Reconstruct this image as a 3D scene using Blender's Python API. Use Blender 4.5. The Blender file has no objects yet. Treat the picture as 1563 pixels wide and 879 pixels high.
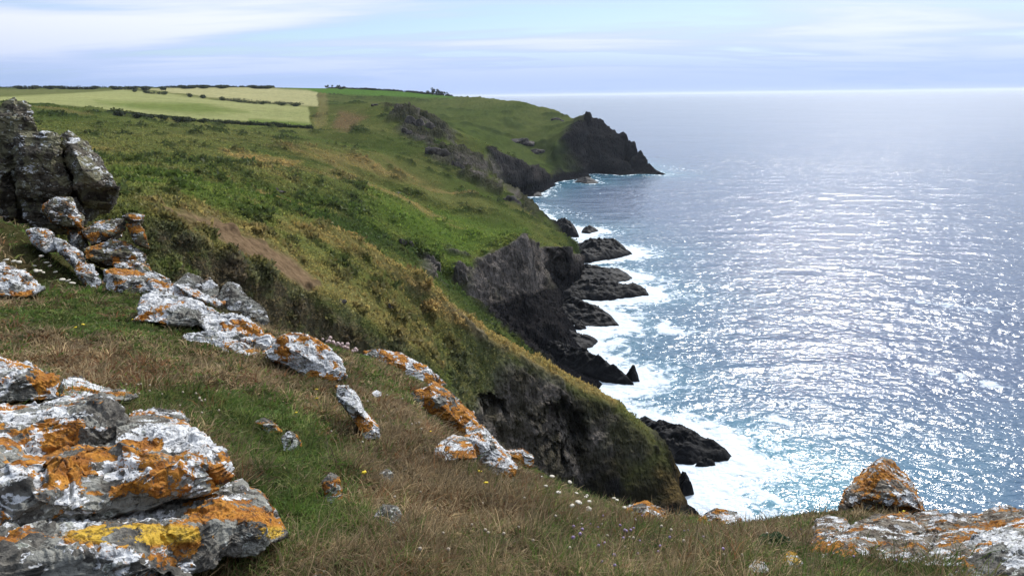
import bpy, bmesh, math, random
import numpy as np
from mathutils import Matrix, Vector
from mathutils.geometry import delaunay_2d_cdt

R = math.radians
random.seed(7)
rng = np.random.default_rng(11)
SC = bpy.context.scene
COL = SC.collection

# ------------------------------------------------------------------ camera
FPX, W0, H0 = 1150.0, 1563.0, 879.0
HCAM = 60.0
PITCH = math.atan((439.5 - 145.7) / FPX)
ROLL = 0.0124
FWD = np.array([0, math.cos(PITCH), -math.sin(PITCH)])
_r0 = np.array([1.0, 0, 0]); _u0 = np.array([0, math.sin(PITCH), math.cos(PITCH)])
RGT = _r0 * math.cos(ROLL) - _u0 * math.sin(ROLL)
UPV = _u0 * math.cos(ROLL) + _r0 * math.sin(ROLL)
CAMP = np.array([0, 0, HCAM])
cam = bpy.data.cameras.new('camera'); camo = bpy.data.objects.new('camera', cam)
COL.objects.link(camo); SC.camera = camo
cam.sensor_width = 36; cam.lens = FPX / W0 * 36
cam.clip_start = 0.05; cam.clip_end = 90000
m = Matrix.Identity(4)
for i in range(3):
    m[i][0] = RGT[i]; m[i][1] = UPV[i]; m[i][2] = -FWD[i]; m[i][3] = CAMP[i]
camo.matrix_world = m

# ------------------------------------------------------------------ light, sky, exposure
SUN_AZ, SUN_EL = R(27), R(42)          # azimuth to the right of the view
SUND = np.array([math.sin(SUN_AZ) * math.cos(SUN_EL), math.cos(SUN_AZ) * math.cos(SUN_EL), math.sin(SUN_EL)])
sl = bpy.data.lights.new('sun', 'SUN'); sl.energy = 3.6; sl.angle = R(0.55); sl.color = (1, 0.955, 0.89)
slo = bpy.data.objects.new('sun', sl); COL.objects.link(slo)
slo.rotation_euler = Vector(-SUND).to_track_quat('-Z', 'Y').to_euler()
slo.location = (200, 300, 400)
SC.view_settings.view_transform = 'Standard'; SC.view_settings.look = 'None'
SC.view_settings.exposure = 0.15; SC.view_settings.gamma = 1

class NT:
    """small helper round a node tree"""
    def __init__(s, nt): s.nt = nt; s.n = nt.nodes; s.l = nt.links
    def node(s, t, **kw):
        n = s.n.new(t)
        for k, v in kw.items():
            if k == 'inp':
                for a, b in v.items():
                    if hasattr(b, 'links'): s.l.new(b, n.inputs[a])
                    else: n.inputs[a].default_value = b
            else: setattr(n, k, v)
        return n
    def math(s, op, a, b=None, c=None, clamp=False):
        n = s.n.new('ShaderNodeMath'); n.operation = op; n.use_clamp = clamp
        for i, x in enumerate((a, b, c)):
            if x is None: continue
            if hasattr(x, 'links'): s.l.new(x, n.inputs[i])
            else: n.inputs[i].default_value = x
        return n.outputs[0]
    def mix(s, f, a, b, bt='MIX'):
        n = s.n.new('ShaderNodeMix'); n.data_type = 'RGBA'; n.blend_type = bt
        for i, x in ((0, f), (6, a), (7, b)):
            if hasattr(x, 'links'): s.l.new(x, n.inputs[i])
            else: n.inputs[i].default_value = (x if i == 0 or len(x) == 4 else (*x, 1))
        return n.outputs[2]
    def ramp(s, x, a, b, c=0.0, d=1.0, sm=True):
        n = s.n.new('ShaderNodeMapRange'); n.interpolation_type = 'SMOOTHSTEP' if sm else 'LINEAR'
        s.l.new(x, n.inputs[0])
        for i, v in zip((1, 2, 3, 4), (a, b, c, d)): n.inputs[i].default_value = v
        return n.outputs[0]
    def noise(s, vec, scale, detail=4, rough=0.55, dist=0.0, out=0):
        n = s.n.new('ShaderNodeTexNoise'); n.inputs['Scale'].default_value = scale
        n.inputs['Detail'].default_value = detail; n.inputs['Roughness'].default_value = rough
        n.inputs['Distortion'].default_value = dist
        if vec is not None: s.l.new(vec, n.inputs['Vector'])
        return n.outputs[out]

wd = bpy.data.worlds.new('World'); SC.world = wd; wd.use_nodes = True
T = NT(wd.node_tree); T.n.clear()
WS = 0.10
sky = T.node('ShaderNodeTexSky', sky_type='NISHITA', sun_disc=False, sun_elevation=SUN_EL, sun_rotation=SUN_AZ,
             altitude=60, air_density=1.0, dust_density=0.6, ozone_density=2.0)
tc = T.node('ShaderNodeTexCoord')
nrm = T.node('ShaderNodeVectorMath', operation='NORMALIZE', inp={0: tc.outputs['Generated']}).outputs[0]
sx = T.node('ShaderNodeSeparateXYZ', inp={0: nrm})
zc = T.math('MAXIMUM', sx.outputs[2], 0.0)
den = T.math('ADD', zc, 0.075)
px = T.math('DIVIDE', sx.outputs[0], den); py = T.math('DIVIDE', sx.outputs[1], den)
pv = T.node('ShaderNodeCombineXYZ', inp={0: T.math('MULTIPLY', px, 0.45), 1: py, 2: 1.3}).outputs[0]
n1 = T.noise(pv, 0.45, 5, 0.5, 0.5)
n2 = T.noise(pv, 0.95, 6, 0.58, 0.3)
cl = T.math('ADD', T.math('MULTIPLY', n1, 0.78), T.math('MULTIPLY', n2, 0.22))
cover = T.ramp(cl, 0.37, 0.48)                                  # cloud cover
bright = T.ramp(cl, 0.40, 0.56)                                 # thick bright parts
sd = T.node('ShaderNodeVectorMath', operation='DOT_PRODUCT', inp={0: nrm, 1: tuple(SUND)}).outputs['Value']
glow = T.math('POWER', T.math('MAXIMUM', sd, 0.0), 14.0)
el = T.ramp(zc, 0.015, 0.105)
K = 1.0 / WS
def c_(r, g, b): return (r * K, g * K, b * K, 1)
grey = T.mix(el, c_(0.40, 0.54, 0.87), c_(0.58, 0.70, 0.97))
white = T.mix(el, c_(0.60, 0.70, 0.95), c_(0.84, 0.89, 1.0))
white = T.mix(glow, white, c_(1.7, 1.98, 2.4))
grey = T.mix(glow, grey, c_(1.45, 1.75, 2.25))
cloud = T.mix(T.math('MULTIPLY', bright, T.ramp(zc, 0.0, 0.06, 0.25, 1.0)), grey, white)
blue = T.mix(0.45, sky.outputs[0], c_(0.44, 0.70, 1.05))
skyc = T.mix(T.math('MAXIMUM', cover, T.ramp(zc, 0.02, 0.075, 0.9, 0.0)), blue, cloud)
# the sky away from the sun is dimmed to lower the fill light
dull = T.ramp(sd, -0.5, 0.62, 0.30, 1.0)
hi = T.math('MULTIPLY', T.ramp(zc, 0.14, 0.36, 0.0, 1.0), T.ramp(sd, 0.45, 0.90, 0.0, 1.0))
dull = T.math('MULTIPLY', dull, T.math('ADD', 1.0, T.math('MULTIPLY', hi, 0.40)))   # out-of-view sky near the sun brightened to light the sea
skyc = T.mix(1.0, skyc, T.node('ShaderNodeCombineXYZ', inp={0: dull, 1: dull, 2: dull}).outputs[0], 'MULTIPLY')
bg = T.node('ShaderNodeBackground', inp={0: skyc, 1: WS})
T.l.new(bg.outputs[0], T.node('ShaderNodeOutputWorld').inputs[0])

# ------------------------------------------------------------------ geometry helpers
def ray(u, v):
    d = FWD + RGT * ((u - W0 / 2) / FPX) + UPV * (-(v - H0 / 2) / FPX)
    return d
def at(u, v, r=None, z=None):
    """world point on the sight line of photo pixel u,v at ground range r (or at height z)"""
    d = ray(u, v)
    if z is not None: t = (z - HCAM) / d[2]
    else: t = r / math.hypot(d[0], d[1])
    return CAMP + d * t
def project(P):
    d = P - CAMP
    x = d @ RGT; y = d @ UPV; z = np.maximum(d @ FWD, 1e-3)
    return W0 / 2 + FPX * x / z, H0 / 2 - FPX * y / z

_prm = np.random.default_rng(3).permutation(256).astype(np.int32); _prm = np.concatenate([_prm, _prm])
_g = np.random.default_rng(4).normal(size=(256, 3)); _g = (_g / np.linalg.norm(_g, axis=1)[:, None] * 1.5).astype(np.float32)
def noise3(P):
    P = np.asarray(P, np.float32)
    i = np.floor(P).astype(np.int32); f = P - i; i &= 255
    w = f * f * f * (f * (f * 6 - 15) + 10)
    out = 0
    for dx in (0, 1):
        wx = w[:, 0] if dx else 1 - w[:, 0]; hx = _prm[(i[:, 0] + dx) & 255]
        for dy in (0, 1):
            wy = w[:, 1] if dy else 1 - w[:, 1]; hy = _prm[(hx + i[:, 1] + dy) & 255]
            for dz in (0, 1):
                wz = w[:, 2] if dz else 1 - w[:, 2]
                g = _g[_prm[(hy + i[:, 2] + dz) & 255]]
                out = out + wx * wy * wz * (g[:, 0] * (f[:, 0] - dx) + g[:, 1] * (f[:, 1] - dy) + g[:, 2] * (f[:, 2] - dz))
    return out
def fbm(P, wl, octs=4, gain=0.5, seed=0.0, ridged=False, stretch=(1, 1, 1)):
    P = (np.asarray(P, np.float32) + seed * 17.31) / np.asarray(stretch, np.float32) / wl
    a, s, o = 1.0, 0.0, 0.0
    for k in range(octs):
        n = noise3(P)
        if ridged: n = 1 - 2 * np.abs(n)
        o = o + a * n; s += a; a *= gain; P = P * 2.03 + 5.7
    return o / s
def lfbm(P, r, wl, octs=4, gain=0.5, seed=0.0, ridged=False, stretch=(1, 1, 1), r1=75.0, lmax=2.8):
    """fbm whose wavelength doubles with every doubling of the range beyond r1"""
    L = np.clip(np.log2(np.maximum(r, 1) / r1), 0, lmax); k = np.floor(L); t = (L - k)
    out = np.zeros(len(P), np.float32)
    for j in range(int(k.max()) + 2):
        w = np.where(k == j, 1 - t, 0) + np.where(k + 1 == j, t, 0); i = np.where(w > 1e-4)[0]
        if len(i): out[i] += w[i] * fbm(P[i], wl * 2.0 ** j, octs, gain, seed + j * 3.1, ridged, stretch)
    return out
def sstep(x, a, b):
    t = np.clip((x - a) / (b - a), 0, 1); return t * t * (3 - 2 * t)
def inpoly(u, v, poly):
    ins = np.zeros(u.shape, bool); n = len(poly)
    for k in range(n):
        x1, y1 = poly[k]; x2, y2 = poly[(k + 1) % n]
        c = ((y1 > v) != (y2 > v)); xx = (x2 - x1) * (v - y1) / ((y2 - y1) if y2 != y1 else 1e-9) + x1
        ins ^= c & (u < xx)
    return ins
def polydist(u, v, poly, closed=True):
    d = np.full(u.shape, 1e9); n = len(poly)
    for k in range(n if closed else n - 1):
        x1, y1 = poly[k]; x2, y2 = poly[(k + 1) % n]
        dx, dy = x2 - x1, y2 - y1; L = dx * dx + dy * dy + 1e-9
        t = np.clip(((u - x1) * dx + (v - y1) * dy) / L, 0, 1)
        d = np.minimum(d, np.hypot(u - x1 - t * dx, v - y1 - t * dy))
    return d
def softpoly(u, v, poly, soft):
    """1 inside, falling to 0 over soft pixels round the edge"""
    d = polydist(u, v, poly); s = np.where(inpoly(u, v, poly), d, -d)
    return sstep(s, -soft, soft)
def blur(a, k, axis):
    if k < 1: return a
    ker = np.exp(-0.5 * (np.arange(-3 * k, 3 * k + 1) / k) ** 2); ker /= ker.sum()
    p = [(0, 0)] * a.ndim; p[axis] = (3 * k, 3 * k); b = np.pad(a, p, mode='edge')
    o = 0
    for j, w in enumerate(ker):
        sl_ = [slice(None)] * a.ndim; sl_[axis] = slice(j, j + a.shape[axis]); o = o + w * b[tuple(sl_)]
    return o

def mesh_np(name, V, F, mat=None, parent=None, smooth=True, attrs=None, origin=None):
    """V (n,3), F (m,3|4) numpy -> linked object"""
    if origin is not None: V = np.asarray(V) - np.asarray(origin)
    me = bpy.data.meshes.new(name); V = np.asarray(V, np.float32); F = np.asarray(F, np.int32)
    me.vertices.add(len(V)); me.vertices.foreach_set('co', V.ravel())
    k = F.shape[1]; me.loops.add(F.size); me.loops.foreach_set('vertex_index', F.ravel())
    me.polygons.add(len(F)); me.polygons.foreach_set('loop_start', np.arange(0, F.size, k, dtype=np.int32))
    me.polygons.foreach_set('loop_total', np.full(len(F), k, np.int32))
    if smooth: me.polygons.foreach_set('use_smooth', np.ones(len(F), bool))
    me.update(calc_edges=True); me.validate()
    for an, arr in (attrs or {}).items():
        arr = np.asarray(arr, np.float32)
        if arr.ndim == 2:
            a = me.attributes.new(an, 'FLOAT_COLOR', 'POINT')
            if arr.shape[1] == 3: arr = np.concatenate([arr, np.ones((len(arr), 1), np.float32)], 1)
            a.data.foreach_set('color', arr.ravel())
        else:
            a = me.attributes.new(an, 'FLOAT', 'POINT'); a.data.foreach_set('value', arr)
    if mat: me.materials.append(mat)
    o = bpy.data.objects.new(name, me); COL.objects.link(o)
    if origin is not None: o.location = tuple(float(x) for x in origin)
    if parent: o.parent = parent
    return o
def tag(o, label, cat, group=None):
    o['label'] = label; o['category'] = cat
    if group: o['group'] = group
    return o
def struct(o): o['kind'] = 'structure'; return o
def stuff(o, label, cat):
    o['kind'] = 'stuff'; o['label'] = label; o['category'] = cat; return o

def vnormals(V, F):
    t = F if F.shape[1] == 3 else np.concatenate([F[:, :3], F[:, [0, 2, 3]]])
    n = np.cross(V[t[:, 1]] - V[t[:, 0]], V[t[:, 2]] - V[t[:, 0]])
    N = np.zeros_like(V)
    for k in range(3):
        for c in range(3): N[:, c] += np.bincount(t[:, k], n[:, c], len(V))
    return N / np.maximum(np.linalg.norm(N, axis=1), 1e-12)[:, None]
def gridfaces(nr, nc):
    i = np.arange(nr * nc).reshape(nr, nc)
    return np.stack([i[:-1, :-1].ravel(), i[:-1, 1:].ravel(), i[1:, 1:].ravel(), i[1:, :-1].ravel()], 1)

# ------------------------------------------------------------------ terrain from survey lines (azimuth, log range, elevation)
def survey(curves, th, lr):
    """curves: lists of (u, v, r) or (u, v, None, z).  Linear TIN of tan(elevation) over (azimuth, ln range)."""
    P, val, E = [], [], []
    for c in curves:
        loose = c and c[0] == 'points'
        prev = None
        for q in (c[1:] if loose else c):
            X = at(q[0], q[1], q[2]) if q[2] is not None else at(q[0], q[1], z=q[3])
            if q[2] is not None and len(q) > 3: X[2] = q[3]
            r = math.hypot(X[0], X[1]); P.append(Vector((math.atan2(X[0], X[1]), math.log(r)))); val.append((X[2] - HCAM) / r)
            if prev is not None and not loose: E.append((prev, len(P) - 1))
            prev = len(P) - 1
    vo, eo, fo, ov, oe, of = delaunay_2d_cdt(P, E, [], 0, 1e-5)
    vals = np.full(len(vo), np.nan)
    for i, s in enumerate(ov):
        if len(s): vals[i] = np.mean([val[k] for k in s])
    xs = np.array([[p.x, p.y] for p in vo]); known = ~np.isnan(vals)
    if (~known).sum(): print('survey lines crossing:', (~known).sum(), xs[~known][:6])
    for i in np.where(~known)[0]:
        d = np.hypot(*(xs[known] - xs[i]).T); k = np.argsort(d)[:3]; vals[i] = np.average(vals[known][k], weights=1 / (d[k] + 1e-6))
    G = np.full((len(lr), len(th)), np.nan)
    dth, dlr = th[1] - th[0], lr[1] - lr[0]
    for f in fo:
        a, b, c = (xs[i] for i in f[:3])
        det = (b[1] - c[1]) * (a[0] - c[0]) + (c[0] - b[0]) * (a[1] - c[1])
        if abs(det) < 1e-12: continue
        mn = np.minimum(np.minimum(a, b), c); mx = np.maximum(np.maximum(a, b), c)
        i0 = max(0, int((mn[0] - th[0]) / dth)); i1 = min(len(th), int((mx[0] - th[0]) / dth) + 2)
        j0 = max(0, int((mn[1] - lr[0]) / dlr)); j1 = min(len(lr), int((mx[1] - lr[0]) / dlr) + 2)
        if i0 >= i1 or j0 >= j1: continue
        tx, ty = np.meshgrid(th[i0:i1], lr[j0:j1])
        l1 = ((b[1] - c[1]) * (tx - c[0]) + (c[0] - b[0]) * (ty - c[1])) / det
        l2 = ((c[1] - a[1]) * (tx - c[0]) + (a[0] - c[0]) * (ty - c[1])) / det
        l3 = 1 - l1 - l2; ok = (l1 > -1e-6) & (l2 > -1e-6) & (l3 > -1e-6)
        s = G[j0:j1, i0:i1]; s[ok] = (l1 * vals[f[0]] + l2 * vals[f[1]] + l3 * vals[f[2]])[ok]
    HULL = ~np.isnan(G)
    for j in range(len(lr)):                                      # outside the hull: nearest along the row
        bad = np.isnan(G[j])
        if bad.all(): G[j] = G[j - 1] if j else 0; continue
        if bad.any(): G[j, bad] = np.interp(th[bad], th[~bad], G[j, ~bad])
    return G, HULL.astype(float)

# ================================================================== HILLSIDE (r 24 m .. 3 km)
LN = math.log
B_CURVES = [
 # hidden foot of the gully behind the near slope
 [(-170,520,24),(100,520,24),(250,540,25),(400,600,27),(560,700,30),(680,800,34),(800,880,42),(1000,920,55),(1080,930,68)],
 # foot of spur one's shaded face
 [(-170,470,36),(100,470,37),(230,470,39.3),(300,500,41.4),(355,540,43.4),(420,585,46.2),(500,630,50.4),(600,680,57.6),(680,720,62),(760,800,66)],
 # brow of spur one (brown path edge)
 [(-170,330,38),(100,322,40),(225,320,42),(300,358,44),(355,388,46),(420,416,49),(500,452,53),(560,485,57),(620,520,61),(665,553,64),(690,590,65.5),(712,680,66)],
 # far side of the path strip
 [(-170,318,47),(225,302,50),(300,322,55),(420,378,60),(520,430,66),(600,473,72),(650,508,75)],
 # gully between the spurs, then the foot of spur two's cliff (hidden by the near slope)
 [(600,500,69),(665,575,71),(690,640,75),(760,760,82),(830,830,90),(900,860,95),(950,800,None,-1.0)],
 # cliff face of spur two, mid height
 [(690,548,87),(740,625,91),(780,660,93),(850,700,97),(890,745,99.5),(940,757,101)],
 # brow of spur two
 [(225,290,60),(330,300,66),(440,333,75),(504,350,80),(560,373,84),(620,407,88),(680,455,92),(740,500,97),(800,532,103),(860,565,108),(910,592,112),(942,614,115),(985,650,114),(1010,690,111),(1030,738,107),(1046,758,None,-0.5)],
 # behind spur two
 [(504,358,90),(560,388,95),(620,428,100),(680,480,105),(740,530,112),(800,560,120),(860,596,127),(905,622,132),(950,640,None,-2.5)],
 # valley floor / foot of slope three
 [(225,278,76),(330,285,88),(440,312,102),(560,350,120),(620,380,131),(680,428,141),(712,470,149),(740,500,157),(800,545,160),(850,570,None,5.0),(905,590,None,1.0)],
 # coast line near
 [(932,592,None,-0.6),(905,560,None,-.2),(885,520,None,-.2),(872,480,None,-.2),(880,450,None,-.3),(888,420,None,-.3),(888,395,None,-.3),(876,372,None,-.3),(850,345,None,-.3),(826,330,None,-.3),(806,318,None,-.3)],
 # face one of the middle cliffs: foot, top
 [(716,478,153),(738,474,162),(790,452,178),(820,446,196),(828,430,206)],
 [(716,420,158),(727,393,172),(760,380,180),(796,357,187),(806,372,196),(812,390,212)],
 # second lobe with the cave: foot, top
 [(835,452,216),(862,455,221),(880,440,None,.8)],
 [(815,374,226),(845,378,231),(868,380,236),(884,388,None,8.0)],
 # recess cliff: foot, top
 [(664,321,257),(690,329,254),(720,338,250),(760,350,246),(800,352,245)],
 [(657,298,262),(700,311,263),(740,311,265),(775,325,260),(806,345,254)],
 # mid slope
 [(225,252,115),(300,256,138),(400,258,160),(500,272,185),(590,300,208),(650,335,214),(700,362,205),(760,372,205)],
 [(60,240,170),(200,232,200),(300,225,230),(450,222,270),(550,235,290),(610,270,290),(660,290,290),(720,297,300),(780,312,300),(815,335,280),(850,352,275),(872,372,270)],
 # crest of the middle cape, which hides the bay
 [(510,160,560),(560,158,520),(596,160,470),(620,170,440),(645,188,420),(680,215,390),(715,243,365),(755,275,343),(790,306,322),(812,320,None,3.5)],
 # just inside the crest
 [(470,205,380),(560,195,400),(610,215,370),(650,245,345),(700,272,330),(750,296,320),(785,314,311)],
 # hidden side of the cape
 [(645,198,455),(680,232,425),(715,262,400),(755,292,385),(782,304,None,-2.0)],
 # field edge hedge line
 [(-170,160,300),(100,165,330),(180,177,360),(300,187,390),(400,192,420),(476,197,430)],
 # far side of the lower field, then skyline
 [(-170,150,480),(0,152,520),(140,147,600),(240,146,700),(330,155,640),(430,162,560),(490,165,520)],
 [(-170,136,950),(0,135,950),(200,134,960),(400,133,980),(440,136,1000),(520,135,1000),(600,139,1000),(690,147,950),(750,150,850),(800,156,780),(850,168,720),(872,179,690)],
 # far bay: cliff foot on the water, cliff top
 [(790,299,None,-.3),(812,299,None,-.3),(832,293,None,-.3),(850,283,None,-.3),(868,275,None,-.3),(905,272,None,-.3),(950,268,None,-.3),(974,266,None,-.3),(984,263,None,-.3),(986,258,None,-.3)],
 [(716,212,455),(745,222,461),(778,236,465),(805,252,474),(838,268,532),(853,262,558),(848,238,568),(846,215,578),(860,200,590),(885,192,600)],
 # green slope above the far bay
 [(620,165,560),(700,190,590),(760,205,600),(800,222,590),(830,235,582)],
 [(700,165,760),(760,170,720),(810,180,680),(850,195,640),(872,190,640)],
 # headland crest
 [(880,186,640),(892,181,640),(906,180,640),(916,190,636),(926,205,632),(936,211,630),(947,204,628),(957,213,625),(966,232,620),(972,244,616),(979,242,612),(984,246,609),(986,254,606)],
 # headland mid face
 [(865,232,585),(890,235,600),(920,238,606),(950,243,604),(966,256,602)],
 # behind the skyline and the headland
 [(-170,146,3000),(300,146,3000),(520,147,3000),(600,150,2500)],
 [(640,144,1300),(700,151,1150),(760,157,1010),(820,166,880),(872,186,780)],
 [(650,160,2000,-9),(700,160,1600,-9),(760,160,1350,-9),(830,160,1120,-9),(880,190,930,-9),(930,215,780,-9),(985,240,690,-9),(1010,250,650,-9)],
 ['points',(996,264,None,-6),(960,660,None,-9),(1010,600,None,-9),(990,520,None,-9),(1030,450,None,-9),(990,390,None,-9),(940,350,None,-9),(870,312,None,-9),(850,296,None,-7),(905,284,None,-9),(960,279,None,-9),(1010,272,None,-9),(1040,258,None,-9),
  (1080,770,None,-9),(1110,700,None,-9),(1250,800,None,-9),(1640,600,None,-9),(1640,300,None,-9),(1300,400,None,-9),(1100,300,None,-9),(1200,240,None,-9),(1640,200,None,-9),(1020,222,None,-9),(1100,200,None,-9),
  (1640,920,60,-9),(1640,150,2900,-9),(1100,160,2900,-9),(900,160,2900,-9),(700,150,2900,-9),(1600,500,100,-9),(1500,900,70,-9)],
]
NC, NR = 1250, 1000
TH = np.linspace(-0.70, 0.66, NC)
LRF = np.linspace(LN(25), LN(2900), 1900)
GT, HU = survey(B_CURVES, TH, LRF)
GT = blur(blur(GT, 2, 1), 3, 0)
# warp the rows so that samples follow what shows on steep faces too
dv = np.abs(np.gradient(GT, axis=0)) * FPX
dl = np.full_like(GT, 1.0) * (LRF[1] - LRF[0]) * 55
dens = blur(blur(np.clip(dv, 0, 45) + dl, 18, 1), 3, 0)
cum = np.cumsum(dens, axis=0); cum = (cum - cum[0]) / (cum[-1] - cum[0])
tt = np.linspace(0, 1, NR)
LRG = np.stack([np.interp(tt, cum[:, j], LRF) for j in range(NC)], 1)
TE = np.stack([np.interp(LRG[:, j], LRF, GT[:, j]) for j in range(NC)], 1)
RG = np.exp(LRG)
HUL = np.stack([np.interp(LRG[:, j], LRF, HU[:, j]) for j in range(NC)], 1).ravel()
V = np.stack([RG * np.sin(TH)[None], RG * np.cos(TH)[None], HCAM + RG * TE], -1).reshape(-1, 3)
F = gridfaces(NR, NC)
V0 = V.copy(); N = vnormals(V, F)
u0, v0 = project(V0); r0 = RG.ravel(); z0 = V0[:, 2]
wob1 = lfbm(V0, r0, 5, 3, .6, seed=201); wob2 = lfbm(V0, r0, 5, 3, .6, seed=202)
def zone(poly, soft, rmin=0, rmax=1e9):
    k = 2.2 * min(soft, 8) * (soft > 1.6)
    return softpoly(u0 + k * wob1, v0 + .6 * k * wob2, poly, soft) * ((r0 > rmin) & (r0 < rmax))
# ---- what the ground is made of
big = lfbm(V0, r0, 9, 4, seed=2)
slope = 1 - np.abs(N[:, 2])
rock = sstep(slope + 0.16 * big, 0.50, 0.66) * np.maximum(sstep(r0, 60, 90), .16 * (r0 > 36))
rock = np.maximum(rock, sstep(z0 + 3 * big, 6.5, 2.0))
for poly, soft, a, b in [
  ([(716,400),(800,352),(812,372),(890,376),(900,470),(940,600),(880,590),(740,500),(712,470)],8,140,236),
  ([(655,296),(700,310),(800,340),(800,356),(740,350),(690,330),(664,322)],3,240,272),
  ([(715,520),(760,545),(860,590),(930,620),(1000,660),(1060,740),(1060,820),(760,820),(700,680)],14,78,116),
  ([(718,212),(780,232),(838,266),(880,235),(845,212),(880,178),(1004,235),(1004,300),(780,300)],3,455,700)]:
    rock = np.maximum(rock, zone(poly, soft, a, b) * sstep(slope + .25 * big, 0.16, 0.40))
crag = lfbm(V0, r0, 3.2, 3, seed=9)
for poly, soft, a, b, w in [                                                    # rocky broken ground along the crest of the cape
  ([(585,152),(650,175),(720,225),(800,305),(860,345),(800,320),(720,285),(640,225),(590,180)],8,280,560,.62),
  ([(640,375),(720,390),(720,440),(650,430)],10,125,240,.5),
  ([(640,490),(760,540),(700,600)],12,66,105,.35),
  ([(1000,650),(1060,700),(1050,770),(985,690)],8,95,118,.4)]:
    rock = np.maximum(rock, zone(poly, soft, a, b) * sstep(crag + w - .5, 0.02, 0.22))
PLAT = zone([(735,468),(800,450),(835,440),(905,450),(950,592),(880,588),(800,548),(742,508)], 8, 140, 240)
HEAD = zone([(846,222),(862,200),(880,184),(906,178),(1006,238),(1006,300),(840,282)], 6, 540, 700)
rock = np.maximum(rock, np.maximum(PLAT, HEAD * sstep(big, -.35, .0)))
rock = np.clip(rock, 0, 1)
rock *= 1 - zone([(225,280),(700,430),(690,540),(420,470),(225,380)], 20, 60, 100) * .8
rock *= 1 - .8 * zone([(590,440),(700,478),(775,545),(745,610),(690,650),(620,600)], 22, 68, 102)
# ---- relief
wl = np.clip(r0 / 75, 1, 7)[:, None]
moor = 1 - rock
field = np.zeros_like(r0)
FIELDS = {
 'barley': [(-150,150),(0,148),(100,143),(185,137),(230,140),(330,153),(470,163),(475,191),(400,187),(300,182),(170,169),(100,161),(60,158),(-150,158)],
 'barley_far': [(212,136),(360,132),(440,136),(484,139),(486,163),(462,161),(330,150),(240,139)],
 'pasture': [(-150,136),(150,136.5),(172,138),(100,142),(0,146.5),(-150,148)],
 'green': [(430,135),(520,134),(640,139),(700,147),(690,150),(600,148),(490,143),(470,138)]}
fm = {k: zone(p, 2.0, 285, 1100) for k, p in FIELDS.items()}
field = np.clip(sum(fm.values()), 0, 1)
hum = lfbm(V0, r0, 7.0, 4, .55, seed=1)
tus = lfbm(V0, r0, 1.7, 4, .6, seed=5)
shrubn = lfbm(V0 * np.array([1, 1, 1.6]), r0, 3.1, 3, .6, seed=8)
rid = lfbm(V0, r0, 6.5, 5, .55, seed=3, ridged=True, stretch=(1.0, 1.0, .55))
rid2 = lfbm(V0 + N * 1.5, r0, 2.0, 4, .6, seed=4, ridged=True, stretch=(1.5, 0.8, .6))
blk = np.floor(4 * (lfbm(V0, r0, 4.2, 2, .5, seed=12) + .5)) / 4
d = moor * (1 - field) * (0.85 * hum + 0.34 * tus + 0.55 * sstep(shrubn, .05, .45)) * wl[:, 0] ** .75
blk2 = np.floor(5 * (lfbm(V0, r0, 1.9, 2, .55, seed=13, stretch=(.7, .7, 1.6)) + .5)) / 5
rid3 = lfbm(V0 + N, r0, .9, 3, .6, seed=14, ridged=True, stretch=(1.4, .8, .5))
d += rock * (.95 * rid + .6 * rid2 + .28 * rid3 + 1.2 * (blk - .5) + .95 * (blk2 - .5)) * wl[:, 0] ** .8
d *= np.where(r0 < 70, .8, 1) * (1 - .9 * field) * (.12 + .88 * sstep(z0, .5, 6))
V = V0 + N * d[:, None]
# caves in the shaded cliff of spur two: push the face back
for cu, cv, a, b, dep, rr in [(742,622,34,26,5,(80,108)),(850,662,52,60,7,(80,112)),(845,415,30,45,9,(205,245)),(1000,668,8,8,0,(0,1))]:
    q = ((u0 + 26 * wob1 - cu) / a) ** 2 + ((v0 + 26 * wob2 - cv) / b) ** 2 + .8 * rid2
    k = sstep(1.25 - q, 0, 1) * (r0 > rr[0]) * (r0 < rr[1])
    dirv = V0[:, :2] / r0[:, None]
    V[:, 0] += dirv[:, 0] * k * dep; V[:, 1] += dirv[:, 1] * k * dep
# ---- base colours (albedo)
def C(*a): return np.array(a, np.float32)
colr = np.zeros((len(V), 3), np.float32)
gmix = sstep(lfbm(V0, r0, 14, 4, .6, seed=21) + .35 * tus, -.35, .35)[:, None]
colr[:] = C(.066, .088, .022) * gmix + C(.112, .116, .036) * (1 - gmix)
tint = lfbm(V0, r0, 40, 3, .55, seed=33)[:, None]
colr *= 1 + .5 * tint
def lay(col, w):
    global colr
    w = np.clip(w, 0, 1)[:, None]; colr = colr * (1 - w) + np.asarray(col, np.float32) * w
# bracken and gorse: dark
dk = sstep(lfbm(V0, r0, 6, 4, .6, seed=41, stretch=(2.2, 1, 1)), .0, .32)
lay((.022,.034,.012), dk * .8 * zone([(60,195),(330,215),(470,240),(600,290),(640,370),(560,340),(430,310),(250,262),(120,225)], 40, 90, 340))
lay((.024,.038,.012), sstep(shrubn, .04, .32) * .85 * (r0 > 40))
lay((.055,.095,.014), .75 * zone([(170,250),(300,270),(470,300),(560,335),(700,430),(690,455),(560,380),(400,320),(215,290)], 30, 62, 165) * gmix[:, 0])
lay((.070,.115,.018), .7 * zone([(560,290),(700,330),(800,350),(720,395),(690,420),(600,350)], 25, 130, 262))
lay((.082,.104,.030), .8 * (.75 + .6 * tus) * zone([(640,150),(760,150),(870,180),(840,250),(800,245),(720,210),(640,175)], 14, 455, 950) * (1 - .4 * gmix[:, 0]))
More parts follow.
